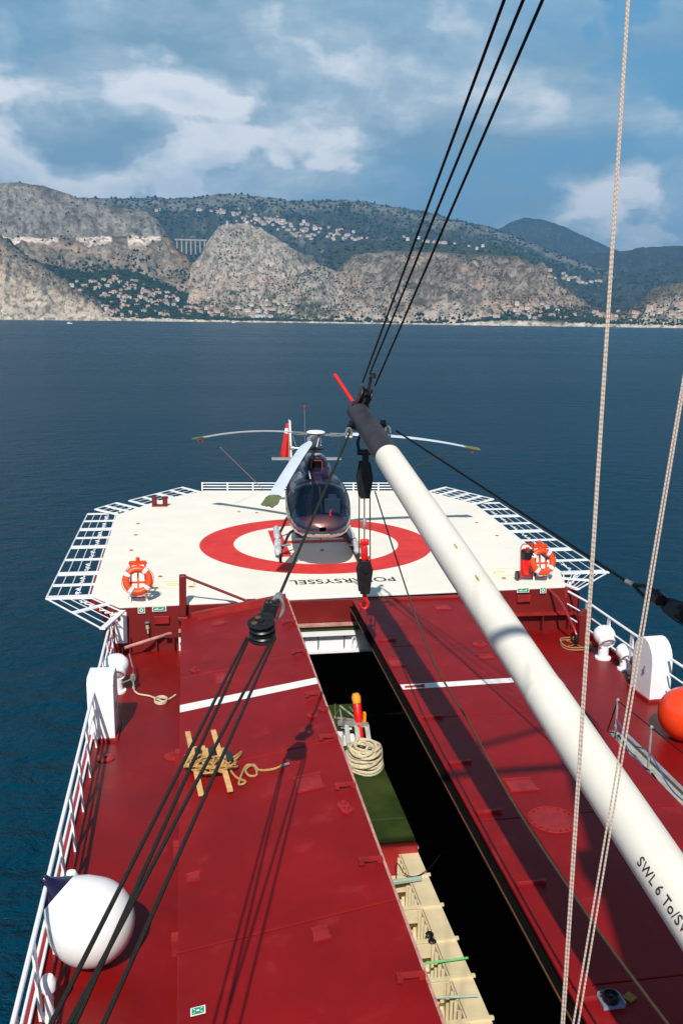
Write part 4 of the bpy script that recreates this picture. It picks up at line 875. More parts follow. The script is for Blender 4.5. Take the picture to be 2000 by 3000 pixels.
q = PZ(1768, 2170, .1); line([tops[0], q], .012, m_blackrope, 'hand_line', 'black stay line running down from the far tall stanchion to the deck', grp=G)
tag(MB().lathe([(.06, 0), (.07, .04), (.03, .10)], (q.x, q.y, 0), n=10).build('deck_eye', m_black, org=(q.x, q.y, 0)), 'small black deck eye holding the stay line by the boom', 'deck eye')

# ---- pile of planks, ladder and rope on the left cover
rg = random.Random(5)
def onl(px, py, dz=0): 
    p = PZ(px, py, 1.0); p = PZ(px, py, lz(p.x)+dz); return p
t = thing('rope_ladder', 'rolled pilot ladder of pale wooden steps and tan rope on the left hatch cover', 'ladder', onl(600, 2235))
for i, (a, b, w) in enumerate((((550, 2145), (590, 2330), .085), ((625, 2140), (675, 2318), .085), ((545, 2240), (560, 2225), .10))):
    p, q = onl(*a, .16+.05*(i % 2)), onl(*b, .06); MB().bar(p, q, w, .035).build('spreader', m_wood, t, bevel=.006)
for i in range(9):
    p = onl(548+15*i+rg.uniform(-4, 4), 2218+rg.uniform(-14, 20), .06+.05*(i % 3)); d = Vector((.25*math.cos(.2*i), .9*.2, rg.uniform(-.02, .05))).normalized()*.20
    dv = Vector((rg.uniform(-.06, .06), 1, rg.uniform(-.1, .1))).normalized()*.19
    MB().bar(p-dv, p+dv, .10, .03).build('step', m_wood if i not in (2, 5, 8) else m_black, t, bevel=.005)
for j in range(5):
    c = onl(585+17*j, 2245+rg.uniform(-6, 6), .12); pts = []
    for k in range(26):
        a = k*.55+j; pts.append(c+Vector((.20*math.cos(a)*rg.uniform(.8, 1.15), .20*math.sin(a)*rg.uniform(.7, 1.1), .05*math.sin(a*1.7)+.03)))
    MB().tube(smooth_path(pts, 3), .016, 6).build('side_rope', m_tan, t, smooth=True)
c = onl(730, 2262, .03); pts = [onl(650, 2235, .10), onl(690, 2215, .10), onl(708, 2202, .05), onl(695, 2220, .06), onl(670, 2240, .06), onl(690, 2275, .04), onl(720, 2290, .04), onl(700, 2296, .04), onl(720, 2245, .05), onl(745, 2245, .05), onl(752, 2270, .04), onl(730, 2272, .04), onl(720, 2255, .05), onl(742, 2240, .05), onl(760, 2256, .04), onl(800, 2253, .03), onl(825, 2243, .03)]
line(pts, .018, m_tan, 'tan_rope', 'loose tan rope looping from the pilot ladder across the left hatch cover', k=6)
a, b = onl(822, 2243, .03), onl(848, 2236, .05); line([a, b], .020, m_zinc, 'rope_end_fitting', 'grey metal end fitting of the tan rope in the pulley shadow', 'fitting')

# ---- cargo in the hold
def HPt(px, py, z): return PZ(px, py, z)
zc = -1.55
yc0, yc1, yc2 = PZ(1160, 2484, zc).y, PZ(1160, 2462, zc).y, PZ(1140, 2398, zc).y
t = thing('green_container', 'green painted container lid seen in the open hold', 'container', (3.0, 17, -3.6))
MB().prism([(2.4, yc1), (4.05, yc1), (4.05, yc2-.02), (2.4, yc2-.02)], zc-2.5, zc-.01).build('lid_panel', m_green, t, bevel=.02)
MB().prism([(2.4, yc2), (4.05, yc2), (4.05, 21.4), (2.4, 21.4)], zc-2.5, zc).build('body', m_green, t, bevel=.02)
MB().prism([(2.4, yc0+.1), (4.05, yc0+.1), (4.05, yc1-.02), (2.4, yc1-.02)], zc-2.5, zc-.05).build('red_end', m_hull, t)
# beige open frames (steel cargo racks) nearer the camera
zb = -1.75
yy = PZ(1160, 2486, zb).y; lenb = .87; k = 0
while yy > 6.2:
    y0, y1 = yy-lenb, yy-.03; x0, x1 = 2.35, 4.10
    nm = ['farthest', 'second', 'third', 'fourth', 'fifth', 'sixth', 'seventh', 'eighth', 'ninth', 'tenth', 'eleventh', 'twelfth'][k]
    t = thing('cargo_rack', 'beige open steel rack in the hold, '+(nm+' of the row, next to the green container' if k == 0 else nm+' of the row counted from the green container'), 'rack', ((x0+x1)/2, (y0+y1)/2, HF), 'beige racks in the hold')
    m = MB(); h = zb-HF
    m.box((x0+.46, (y0+y1)/2, zb-.02), (.92, y1-y0, .04)); m.box((x1-.19, (y0+y1)/2, zb-.02), (.38, y1-y0, .04))
    m.box(((x0+x1)/2, y1-.03, zb-.02-.12), (x1-x0, .05, .24)); m.box(((x0+x1)/2, y0+.03, zb-.16), (x1-x0, .05, .24)); m.box(((x0+x1)/2, y1-.02, zb+.02), (x1-x0, .05, .04)); m.build('top_frame', m_beige, t)
    m = MB(); m.box((x1-.39, (y0+y1)/2, zb-.35), (.04, y1-y0, .7)); m.box((x0+.92, (y0+y1)/2, zb-.2), (.04, y1-y0, .4)); 
    for q in range(4): m.box((x1-.43, y0+.18+q*.19, zb-.35), (.06, .025, .7))
    m.box((x0+1.13, (y0+y1)/2, zb-.70), (.5, y1-y0, .03)); m.build('inner_wall', m_beige, t)
    m = MB(); m.box((x1-.02, (y0+y1)/2, (zb+HF)/2), (.04, y1-y0-.06, h)); 
    m.build('side_wall', m_beige, t)
    yy -= lenb; k += 1
for px, lb in (((1262, 2745)), 'dark lashing cleat on the beige racks'),:
    q = PZ(*px, zb+.06); o = MB(); o.box((q.x, q.y, zb+.05), (.05, .12, .06)); o.lathe([(.07, 0), (.05, .02)], (q.x, q.y+.09, zb+.05), n=10); o.lathe([(.07, 0), (.05, .02)], (q.x, q.y-.07, zb+.04), n=10)
    tag(o.build('lashing_cleat', m_black, org=(q.x, q.y, zb)), lb, 'cleat')
def hl_(px, z=zb+.07): return PZ(*px, z)
a, b = hl_((1250, 2822)), hl_((1370, 2806)); line([a-(b-a)*.3, b], .018, mat('bright_green_line', (.12, .50, .16), .6), 'green_strap', 'bright green strap stretched over the beige racks in the hold', 'strap')
a, b = hl_((1285, 2922)), hl_((1400, 2917)); line([a-(b-a)*.5, b], .020, mat('pale_green_pipe', (.36, .46, .38), .5), 'pale_pipe', 'pale green pipe lying across the beige racks near the bottom', 'pipe')
a, b = hl_((1165, 2583)), hl_((1225, 2574)); line([a-(b-a)*.5, b+(b-a)*.15], .045, mat('pale_teal_pipe', (.30, .38, .32), .5), 'teal_pipe', 'short teal grey pipe across the farthest beige racks', 'pipe')
line([hl_((1160, 2575)), hl_((1158, 2540), zb+.2), hl_((1163, 2530), zb+.3), hl_((1172, 2540), zb+.3), hl_((1185, 2560), zb+.15), hl_((1215, 2568)), hl_((1255, 2545), zb+.1), hl_((1300, 2490), zb)], .010, m_navy, 'blue_cord', 'thin dark blue cord tangled on the farthest beige rack', 'cord')
# rope coil on the green container
q = HPt(1064, 2222, zc+.18); rg = random.Random(11)
t_ = MB()
for lay in range(7):
    r0 = .40-.010*lay; ph = rg.random()*6; dx, dy = rg.uniform(-.04, .04), rg.uniform(-.04, .04)
    for rr in (r0, r0-.075):
        t_.tube([(q.x+dx+(rr+.02*math.sin(2*a+ph))*math.cos(a), q.y+dy+(rr*1.25+.02*math.cos(3*a+ph))*math.sin(a), zc+.04+.062*lay+.018*math.sin(3*a+ph)) for a in np.linspace(0, 6.283, 37)[:-1]], .033, 7, closed=True)
for k in range(4):
    dx, dy = rg.uniform(-.13, .13), rg.uniform(-.16, .16); rr = rg.uniform(.2, .3); ph = rg.random()*6
    t_.tube([(q.x+dx+rr*math.cos(a), q.y+dy+rr*1.2*math.sin(a), zc+.47+.03*math.sin(2*a+ph)) for a in np.linspace(0, 6.283, 31)[:-1]], .032, 7, closed=True)
tag(t_.build('rope_coil', m_cream, org=(q.x, q.y, zc), smooth=True), 'thick coil of cream rope on the green container in the hold', 'rope coil')
# alloy ladder frame, orange suit, poles
zl = zc+.05
a, b = HPt(990, 2117, zl+.5), HPt(1078, 2124, zl+.5)
t = thing('trestle', 'grey alloy trestle with three legs behind the rope coil in the hold', 'trestle', ((a.x+b.x)/2, a.y, zl))
MB().bar(a, b, .10, .09).build('top_bar', m_zincdull, t); MB().bar(a+Vector((-.05, .22, .03)), b+Vector((-.05, .10, .05)), .05, .03).build('back_bar', m_zincdull, t)
for f in (.27, .60, .95): p = a.lerp(b, f); MB().bar(p, p+Vector((.0, -.55, -.52)), .10, .05, up=(0, 1, 0)).build('leg', m_zincdull, t)
q = HPt(1055, 2125, zl+.5)
t = thing('orange_bag', 'upright orange bag with yellow top standing by the trestle in the hold', 'bag', (q.x, q.y, zc))
m = MB(); m.tube(smooth_path([(q.x+.03, q.y-.15, zc), (q.x, q.y, zc+.35), (q.x-.02, q.y+.15, zc+.7), (q.x-.03, q.y+.28, zc+.95)], 5), [.07]*5+[.08]*5+[.10]*5+[.09], 10); m.build('body', m_fred, t, smooth=True)
m = MB(); m.tube([(q.x-.03, q.y+.28, zc+.95), (q.x-.04, q.y+.36, zc+1.08), (q.x-.05, q.y+.38, zc+1.16)], [.095, .11, .07], 10); m.box((q.x+.10, q.y+.05, zc+.72), (.06, .10, .22)); m.build('top', mat('yellow_orange_fabric', (.80, .30, .01), .7), t, smooth=True)
Gp = 'poles and sticks behind the trestle'
for a, b, r, mm, lb in (((995, 2067), (1050, 2110), .022, m_zincdull, 'longest grey stick leaning behind the trestle'), ((1023, 2070), (1052, 2105), .018, mat('green_pole', (.03, .25, .08), .6), 'bright green pole leaning toward the orange bag'), ((980, 2098), (995, 2075), .014, mat('leaf_green_pole', (.10, .26, .05), .6), 'short yellow green stick by the left cover edge'), ((996, 2078), (1005, 2135), .014, m_zincdull, 'thin upright grey stick crossing the trestle bar'), ((981, 2062), (982, 2095), .012, mat('olive_stick', (.18, .20, .08), .6), 'thin upright olive stick nearest the left cover edge')):
    p, q2 = HPt(*a, zl+.75), HPt(*b, zl+.45); line([p, q2], r, mm, 'pole', lb, 'pole', Gp)
a, b = HPt(992, 2135, zc+.08), HPt(1030, 2135, zc+.08); line([a, b], .025, m_white, 'white_batten', 'short white batten on the container between the trestle legs', 'batten')
q = HPt(1030, 2168, zc+.1); tag(MB().lathe([(.02, 0), (.09, .02), (.10, .16), (.05, .24)], (q.x, q.y, zc), n=12).build('white_sack', m_fend, org=(q.x, q.y, zc), smooth=True), 'small crumpled white sack beside the rope coil in the hold', 'sack')
q = HPt(1003, 2165, zc+.1); tag(MB().box((q.x, q.y, zc+.12), (.2, .34, .24), rz=.2).build('white_box', m_white, org=(q.x, q.y, zc), bevel=.02), 'white box half hidden by the left hatch cover edge', 'box')
# ---------------------------------------------------------------- helicopter (x = across, y = aft from the mast, z = up from the deck)
hel = thing('helicopter', 'dark purple helicopter with cream and red belly parked nose forward on the landing circle', 'helicopter', (3.79, 27.15, HD), rz=-math.atan(.08))
STA = [(-3.42, 1.20, 1.32, .10), (-3.36, 1.08, 1.42, .34), (-3.22, .98, 1.52, .54), (-3.0, .91, 1.62, .68), (-2.75, .86, 1.74, .77), (-2.45, .82, 1.90, .84), (-2.1, .79, 2.04, .88), (-1.75, .77, 2.16, .91), (-1.35, .76, 2.24, .93), (-.8, .75, 2.28, .93), (-.1, .75, 2.28, .92), (.5, .76, 2.24, .86), (1.0, .80, 2.16, .74), (1.5, .90, 2.08, .56), (2.1, 1.02, 2.00, .38), (3.0, 1.22, 1.93, .28), (4.5, 1.36, 1.86, .20), (6.2, 1.50, 1.80, .14), (7.3, 1.56, 1.78, .10)]
def sect(y, th):
    ys_ = [s[0] for s in STA]; zb_ = np.interp(y, ys_, [s[1] for s in STA]); zt_ = np.interp(y, ys_, [s[2] for s in STA]); hw = np.interp(y, ys_, [s[3] for s in STA])
    c, s = math.cos(th), math.sin(th); e = .72 if y < 1.2 else .9
    return Vector((hw*math.copysign(abs(c)**e, c)*(1-.10*max(0, s)), y, (zb_+zt_)/2+(zt_-zb_)/2*math.copysign(abs(s)**e, s)))
YS = list(np.concatenate([np.arange(-3.42, -1.0, .045), np.arange(-1.0, 1.6, .10), np.arange(1.6, 7.31, .4)])); NT = 96
parts = dict(fus=([], []), ws=([], []), win=([], []))
mb = {'body': MB(), 'nose_highlight': MB(), 'cream': MB(), 'red': MB(), 'windscreen': MB(), 'roof': MB(), 'left': MB(), 'right': MB(), 'frame': MB()}
for i in range(len(YS)-1):
    for k in range(NT):
        t0, t1 = 2*math.pi*k/NT, 2*math.pi*(k+1)/NT; q = [sect(YS[i], t0), sect(YS[i], t1), sect(YS[i+1], t1), sect(YS[i+1], t0)]; c = sum(q, Vector())/4; y, z, x = c.y, c.z, c.x
        zs = 1.22+.10*max(0, -(y+2.9)); key = 'body'
        if y < 2.0 and z < .90: key = 'cream'
        elif y < 2.4 and z < .99: key = 'red'
        elif y < 2.4 and z < 1.10: key = 'cream'
        elif y < -2.8 and (x/.74)**2+((z-1.38)/.26)**2 < 1: key = 'nose_highlight'
        if -3.06 < y < -1.62 and z > 1.585-.25*x*x: key = 'windscreen' if abs(x) < .70 and abs(x) > .012 else ('frame' if abs(x) < .78 else key)
        if -1.55 < y < -.95 and z > 2.1 and .12 < abs(x) < .66: key = 'roof'
        if abs(x) > .70 and -2.55 < y < -1.55 and 1.26 < z < 1.95-.18*max(0, -y-2.0): key = 'left' if x < 0 else 'right'
        if abs(x) > .70 and -1.42 < y < -.35 and 1.26 < z < 1.98: key = 'left' if x < 0 else 'right'
        mb[key].add(q, [(0, 1, 2, 3)])
def weld(m):
    d = {}; nv = []; mp = []
    for v in m.v:
        k = (round(v.x, 4), round(v.y, 4), round(v.z, 4))
        if k not in d: d[k] = len(nv); nv.append(v)
        mp.append(d[k])
    m.v = nv; m.f = [tuple(dict.fromkeys(mp[i] for i in f)) for f in m.f]; z = [(f, i) for f, i in zip(m.f, m.m) if len(f) > 2]; m.f = [a for a, b in z]; m.m = [b for a, b in z]; return m
m_nose_glint = mat('nose_highlight_paint', (.022, .015, .048), .30, metal=.35, spec=.6, coat=.8)  # purple paint with a copper sun highlight painted into the nose colour
_t = m_nose_glint.node_tree; _n = _t.nodes; _l = _t.links; _c = _n.new('ShaderNodeTexCoord'); _m = _n.new('ShaderNodeMapping'); _m.inputs['Location'].default_value = (0, 0, -1.40/.20); _m.inputs['Scale'].default_value = (1/.60, 0, 1/.20)
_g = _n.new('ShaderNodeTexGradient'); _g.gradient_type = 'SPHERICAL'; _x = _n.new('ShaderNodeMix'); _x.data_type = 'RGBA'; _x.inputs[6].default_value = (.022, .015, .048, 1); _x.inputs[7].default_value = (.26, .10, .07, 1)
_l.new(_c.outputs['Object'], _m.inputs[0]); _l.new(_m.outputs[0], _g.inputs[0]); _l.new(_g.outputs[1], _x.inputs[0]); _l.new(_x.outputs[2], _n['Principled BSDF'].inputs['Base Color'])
fus = MB()
for n_, mi in (('body', 0), ('nose_highlight', 1), ('cream', 2), ('red', 3), ('frame', 0)): fus.add(mb[n_].v, mb[n_].f, mi)
fo = weld(fus).build('fuselage', [m_heli, m_nose_glint, m_hwhite, m_hred], hel, smooth=True, fix=False)
weld(mb['windscreen']).build('windscreen', m_glass, hel, smooth=True, fix=False)
weld(mb['roof']).build('roof_window', m_glass, hel, smooth=True, fix=False)
for s_ in ('left', 'right'): weld(mb[s_]).build('door_window', m_glass, hel, smooth=True, fix=False)
# interior
m = MB(); m.box((0, -1.4, .92), (1.4, 2.8, .08)); m.box((0, -2.72, 1.32), (1.0, .35, .42)); m.box((0, -.1, 1.4), (1.6, .05, 1.3)); m.build('cabin_floor_and_console', m_cabin, hel)
for x_ in (-.38, .38):
    m = MB(); m.box((x_, -2.05, 1.2), (.46, .48, .14)); m.box((x_, -1.78, 1.50), (.44, .12, .56)); m.box((x_, -1.76, 1.82), (.24, .10, .16)); m.build('seat', m_seat if x_ > 0 else m_cabin, hel, bevel=.03)
m = MB(); m.tube([(.30, -2.45, .8), (.30, -2.25, 1.25)], .02, 6); m.build('cyclic_stick', m_cabin, hel)
# windscreen frame line, wipers, nose bits
m = MB(); m.tube([sect(-3.02+.1*k, math.pi/2)+Vector((0, -.008, .008)) for k in range(13)], .014, 6); m.build('centre_post', m_heli, hel, smooth=True)
m = MB(); a_ = sect(-3.1, math.pi/2-.25); m.tube([a_+Vector((0, 0, .02)), a_+Vector((.04, .02, .16))], .012, 6); m.lathe([(.03, 0), (.03, .05)], a_+Vector((.02, -.03, .0)), n=8); m.build('pitot_probe', m_fred, hel)
m = MB()
for s_ in (-1, 1): m.box((s_*.35, -3.05, .95), (.16, .06, .09))
m = MB(); m.tube([(.0, -2.7, .86), (0, -2.7, .70)], .012, 6); m.build('belly_antenna', m_black, hel)
m = MB(); m.tube([(-.22, -1.35, 2.27), (-.27, -1.3, 2.50)], .012, 6); m.build('roof_antenna', m_white, hel)
# cowling and intake
m = MB(); prof = []
def loft(secs, n=28, e=.6):
    m = MB(); vs = []
    for (y, zb_, zt_, hw) in secs:
        for k in range(n):
            a = 2*math.pi*k/n; c, s = math.cos(a), math.sin(a); vs.append((hw*math.copysign(abs(c)**e, c), y, (zb_+zt_)/2+(zt_-zb_)/2*math.copysign(abs(s)**e, s)))
    fs = [(i*n+k, i*n+(k+1) % n, (i+1)*n+(k+1) % n, (i+1)*n+k) for i in range(len(secs)-1) for k in range(n)]
    m.add(vs, fs); m.f.append(tuple(range(n))[::-1]); m.m.append(0); m.f.append(tuple((len(secs)-1)*n+k for k in range(n))); m.m.append(0); return m
loft([(-.95, 2.2, 2.36, .34), (-.6, 2.15, 2.50, .44), (-.35, 2.15, 2.56, .46), (.3, 2.1, 2.55, .46), (1.2, 1.95, 2.48, .42), (2.2, 1.85, 2.25, .28), (2.9, 1.8, 2.05, .16)]).build('engine_cowling', m_heli, hel, smooth=True)
loft([(-.62, 2.24, 2.74, .28), (-.5, 2.22, 2.79, .33), (.3, 2.2, 2.80, .34), (.7, 2.2, 2.68, .26)]).build('intake_housing', m_heli, hel, smooth=True)
MB().box((0, -.63, 2.50), (.27, .03, .34)).build('intake_opening', m_dark, hel, bevel=.03)
m = MB(); m.tube([(-.155, -.645, 2.33), (-.155, -.645, 2.66), (-.12, -.645, 2.69), (.12, -.645, 2.69), (.155, -.645, 2.66), (.155, -.645, 2.33)], .018, 6); m.build('intake_rim', m_copper, hel)
MB().lathe([(.15, 0), (.17, .35), (.14, .36)], (-.25, 1.9, 2.28), axis=(-.25, 1, .35), n=16).build('exhaust', m_black, hel, smooth=True)
# mast and rotor head
MB().lathe([(.20, 2.74), (.19, 2.82), (.09, 2.88), (.085, 3.30), (.13, 3.34)], (0, 0, 0), n=18).build('rotor_mast', m_zincdull, hel, smooth=True)
MB().lathe([(.21, 2.92), (.24, 2.94), (.24, 2.98), (.1, 3.02)], (0, 0, 0), n=18).build('swashplate', m_black, hel, smooth=True)
for a in (.6, 2.7, 4.8): MB().tube([(.2*math.cos(a), .2*math.sin(a), 3.03), (.24*math.cos(a+.25), .24*math.sin(a+.25), 3.30)], .014, 6).build('pitch_link', m_white, hel)
MB().lathe([(.02, 3.50), (.20, 3.495), (.27, 3.47), (.28, 3.44), (.24, 3.42), (.10, 3.40)], (0, 0, 0), n=32).build('hub_cap', m_white, hel, smooth=True)
BL = [(-20, 1.08, 'B'), (-140, .62, 'L'), (100, .62, 'R')]
for az, droop, nm in BL:
    a = R_(az)+math.atan(.08); dv = Vector((math.sin(a), -math.cos(a), 0)); sd = Vector((dv.y, -dv.x, 0))*(-1)
    def bz(r, e=(1.35 if nm == 'B' else 2.1)): return 3.38-droop*(r/5.35)**e
    m = MB(); m.bar(Vector((0, 0, 3.36))+dv*.12, dv*.62+Vector((0, 0, 3.36)), .16, .05); m.bar(dv*.45+Vector((0, 0, 3.40)), dv*.95+Vector((0, 0, 3.37)), .11, .03); m.bar(dv*.45+Vector((0, 0, 3.31)), dv*.95+Vector((0, 0, 3.34)), .11, .03)
    m.lathe([(.07, -.04), (.07, .04)], dv*.60+Vector((0, 0, 3.35)), n=12); arm = m.build('rotor_arm', m_zinc, hel)
    m = MB(); n = 22; vs = []; ch = .17
    for i in range(n+1):
        r = .9+(5.30-.9)*i/n; w = ch*(min(1, .35+(r-.9)/.45)); z = bz(r); tw = .16*(1-r/5.35)+.05
        for (u, v) in ((-w, 0), (-w*.5, .022), (w*.4, .026), (w, 0), (w*.4, -.018), (-w*.5, -.012)): vs.append(dv*r+sd*u+Vector((0, 0, z+v+u*tw)))
    fs = [(i*6+k, i*6+(k+1) % 6, (i+1)*6+(k+1) % 6, (i+1)*6+k) for i in range(n) for k in range(6)]+[(0, 1, 2, 3, 4, 5), tuple(n*6+k for k in (5, 4, 3, 2, 1, 0))]
    m.add(vs, fs); bl = m.build('rotor_blade', m_blade, hel, smooth=True)
    m = MB(); vs = []; st_ = [(4.92, 1.05), (4.95, 1.22), (5.14, 1.22), (5.40, 1.30), (5.43, 1.2)]
    for i, (r, k_) in enumerate(st_):
        w = ch*k_; z = bz(min(r, 5.35)); h = .045
        for q_ in range(8):
            aa = 2*math.pi*q_/8; vs.append(dv*r+sd*(w*math.cos(aa)+.012*math.sin(3*i))+Vector((0, 0, z+h*math.sin(aa)+w*math.cos(aa)*.06)))
    fs = [(i*8+k, i*8+(k+1) % 8, (i+1)*8+(k+1) % 8, (i+1)*8+k) for i in range(4) for k in range(8)]+[tuple(range(8))[::-1], tuple(32+k for k in range(8))]
    m.add(vs, fs); cv = m.build('blade_tip_cover', m_olive, bl, smooth=True)
    r = 5.2; p = dv*r+Vector((0, 0, bz(r)-.05)); m = MB(); m.tube(smooth_path([p+sd*.1, p+sd*.03-Vector((0, 0, .10)), p-sd*.06-Vector((0, 0, .05)), p-sd*.12-Vector((0, 0, .09))], 4), .018, 5); m.build('red_tie', m_fred, bl)
# tail
m = MB(); m.extr([(-.02, 6.75, 1.75), (-.02, 7.35, 3.42), (-.02, 7.72, 3.42), (-.02, 7.55, 1.70)], (.05, 0, 0)); m.build('tail_fin', m_heli, hel, bevel=.01)
m = MB(); m.extr([(-.02, 6.9, 1.6), (-.02, 7.5, 1.6), (-.02, 7.75, .75), (-.02, 7.45, .75)], (.05, 0, 0)); m.build('ventral_fin', m_heli, hel, bevel=.01)
MB().box((.005, 7.53, 3.48), (.07, .36, .10)).build('fin_tip_light', m_hred, hel)
for s_ in (-1, 1): MB().bar((s_*.12, 5.7, 1.80), (s_*1.25, 5.7, 1.80), .38, .05).build('stabiliser', m_zincdull, hel)
tr = MB(); tr.tube([(0, 6.9, 2.02), (-.48, 6.9, 2.02)], .035, 8); tr.lathe([(.07, -.06), (.07, .06)], (-.46, 6.9, 2.02), axis=(1, 0, 0), n=12); tr.tube([(-.3, 6.9, 2.02), (-.46, 6.9, 2.5)], .012, 5); tr.build('tail_rotor_hub', m_zinc, hel)
MB().bar((-.52, 6.9, 2.10), (-.56, 6.9, 3.05), .16, .055, up=(1, 0, 0)).build('tail_rotor_blade', m_white, hel)
MB().bar((-.52, 6.9, 1.94), (-.50, 6.9, 1.15), .16, .055, up=(1, 0, 0)).build('tail_rotor_blade', m_white, hel)
# skids
for s_ in (-1, 1):
    x_ = s_*1.10
    m = MB(); m.tube(smooth_path([(x_, -2.35, .30), (x_, -2.20, .14), (x_, -1.95, .05), (x_, 0, .045), (x_, 1.85, .045)], 5), .042, 8); m.build('skid', m_black, hel, smooth=True)
    m = MB(); rg = random.Random(s_+5)
    for a0, a1, r_ in ((-1.75, -.35, .105), (.1, 1.6, .095)):
        n = 12; m.tube([(x_+s_*.05+rg.uniform(-.02, .02), a0+(a1-a0)*k/n, .19+rg.uniform(-.015, .015)) for k in range(n+1)], [r_*(.45 if k in (0, n) else rg.uniform(.85, 1.12)) for k in range(n+1)], 8)
        mm = m.build('float_bag', m_bag, hel, smooth=True); m = MB()
    for y_ in (-1.25, .95):
        MB().tube(smooth_path([(x_, y_, .06), (s_*.95, y_, .36), (s_*.78, y_, .68), (s_*.35, y_, .86)], 5), .042, 8).build('cross_tube', m_black, hel, smooth=True)
    m = MB(); m.bar((s_*.82, -1.3, .33), (s_*1.0, -1.45, .33), .14, .03); m.build('step', m_zincdull, hel)
# ---------------------------------------------------------------- red flag and rotor tie lines
rot = Matrix.Rotation(-math.atan(.08), 3, 'Z'); hb = Vector((3.79, 27.15, HD))
q = PY(840, 1240, 36.7)
t = thing('ensign', 'red flag hanging from a slim staff at the far platform edge beyond the helicopter tail', 'flag', (q.x, 36.7, HD))
tp = PY(846, 1235, 36.7); bt = PY(848, 1425, 36.7)
MB().tube([bt, tp+Vector((.0, 0, .1))], .022, 6).build('staff', m_zincdull, t)
m = MB(); nu, nv = 10, 14; vs = []
LFT = [(838, 1240), (833, 1265), (829, 1290), (824, 1320), (820, 1342)]; 
for j in range(nv+1):
    f = j/nv; ly = 1240+100*f; lx = np.interp(ly, [p[1] for p in LFT], [p[0] for p in LFT]); rx = 848+8*f
    for i in range(nu+1):
        g = i/nu; p = PY(lx+(rx-lx)*g, ly+8*g*f, 36.7); vs.append((p.x, 36.7+.12*math.sin(g*9+f*2)*f, p.z))
m.add(vs, [(j*(nu+1)+i, j*(nu+1)+i+1, (j+1)*(nu+1)+i+1, (j+1)*(nu+1)+i) for j in range(nv) for i in range(nu)])
fm = MB(); fm.v = m.v; fm.f = m.f; fm.m = [1 if (2 <= j <= 3 and i < 6) else 0 for j in range(nv) for i in range(nu)]
fl = fm.build('flag_cloth', [mat('red_flag_cloth', (.55, .012, .008), .8, var=.2, scale=4), m_swhite], t, smooth=True, fix=False); so_ = fl.modifiers.new('cloth', 'SOLIDIFY'); so_.thickness = .006
tieL = [PY(645, 1310, 33.6), PZ(762, 1407, HD)]
a = PY(645, 1310, 31.5); b = PZ(762, 1412, HD+.02); b = Vector((b.x, min(b.y, 36.4), HD+.02))
line([a, b], .012, mat('pink_tie_line', (.45, .22, .18), .7), 'tie_down_line', 'thin pinkish tie line from the left rotor blade down to the platform edge', 'line', 'rotor tie lines')
a = PY(1306, 1320, 29.5); b = PZ(1205, 1372, HD); b = PY(1205, 1372, 33.0); line([a, b], .012, m_wire, 'tie_down_line', 'thin tie line slanting from the right rotor blade down behind the boom', 'line', 'rotor tie lines')

# ---------------------------------------------------------------- derrick boom and rigging
bA = Vector((3.22, 17.25, 6.20)); bB = Vector((3.60, 5.0, 3.62)); bd = (bB-bA).normalized()
A0 = PY(1046, 1203, 17.25); bA = A0
Bm = PY(1860, 2430, 6.55); 
bd = (Bm-bA).normalized(); Lb = (Bm-bA).length
def bp_(s): return bA+bd*s
boom = thing('derrick_boom', 'long cream cargo boom with a dark tip reaching from the right corner toward the helicopter', 'boom', bp_(Lb+4.6))
def rsp(s): return float(np.interp(s, [0, 2.4, 6, 9.0, 9.12, 11, 16.2], [.22, .222, .228, .206, .215, .212, .19]))
def rb(s): return .195+.045*min(1, max(0, (s-1.5)/5)) if s < 9.9 else .235
m = MB(); m.tube([bp_(s) for s in np.linspace(2.4, 16.2, 80)], [rsp(s) for s in np.linspace(2.4, 16.2, 80)], 40); m.build('spar', m_boom, boom, smooth=True)
m = MB(); m.tube([bp_(-.06), bp_(.0), bp_(2.42)], [.14, .20, .225], 32); m.build('dark_tip', m_boomtip, boom, smooth=True)
m = MB(); sc = 9.05; m.tube([bp_(sc-.04), bp_(sc), bp_(sc+.06), bp_(sc+.10)], [.207, .214, .217, .214], 40, caps=False); m.build('weld_collar', m_boom, boom, smooth=True)
bx = bd.cross(Vector((0, 0, 1))).normalized(); bu = bx.cross(bd).normalized()
if bu.z < 0: bu = -bu
for sc2 in (4.6, 7.15):
    MB().tube([bp_(sc2-.03), bp_(sc2), bp_(sc2+.03)], [rsp(sc2)-.001, rsp(sc2)+.0045, rsp(sc2)-.001], 40, caps=False).build('weld_seam', m_boom, boom, smooth=True)
m = MB()
for s_ in (6.15, 7.0): p = bp_(s_)+bu*.22-bx*.05*(1 if bx.x > 0 else -1); m.bar(p-bd*.06, p+bd*.06, .02, .03)
m.build('small_lug', mat('rusty_lug', (.5, .33, .16), .6), boom)
# lettering along the boom, wrapped on its curved left flank
xr = bx if bx.x > 0 else -bx
def boomtext(body, s0, ang, size):
    cu = bpy.data.curves.new('t', 'FONT'); cu.body = body; cu.size = size; cu.offset = .0015; cu.space_character = 1.08; cu.align_y = 'CENTER'
    o = bpy.data.objects.new('tmp', cu); me = bpy.data.meshes.new_from_object(o); bpy.data.objects.remove(o)
    bm = bmesh.new(); bm.from_mesh(me); bmesh.ops.triangulate(bm, faces=bm.faces); 
    oo = Vector(WLOC.get(boom.name, boom.location))
    for v in bm.verts:
        s = s0+v.co.x; r = rsp(s)+.006; th = ang+v.co.y/r
        v.co = bp_(s)+(-xr*math.cos(th)+bu*math.sin(th))*r-oo
    bm.to_mesh(me); bm.free(); me.materials.clear(); me.materials.append(m_text); ob = bpy.data.objects.new('load_lettering', me); ob.data.name = 'load_lettering'; COL.objects.link(ob); ob.parent = boom
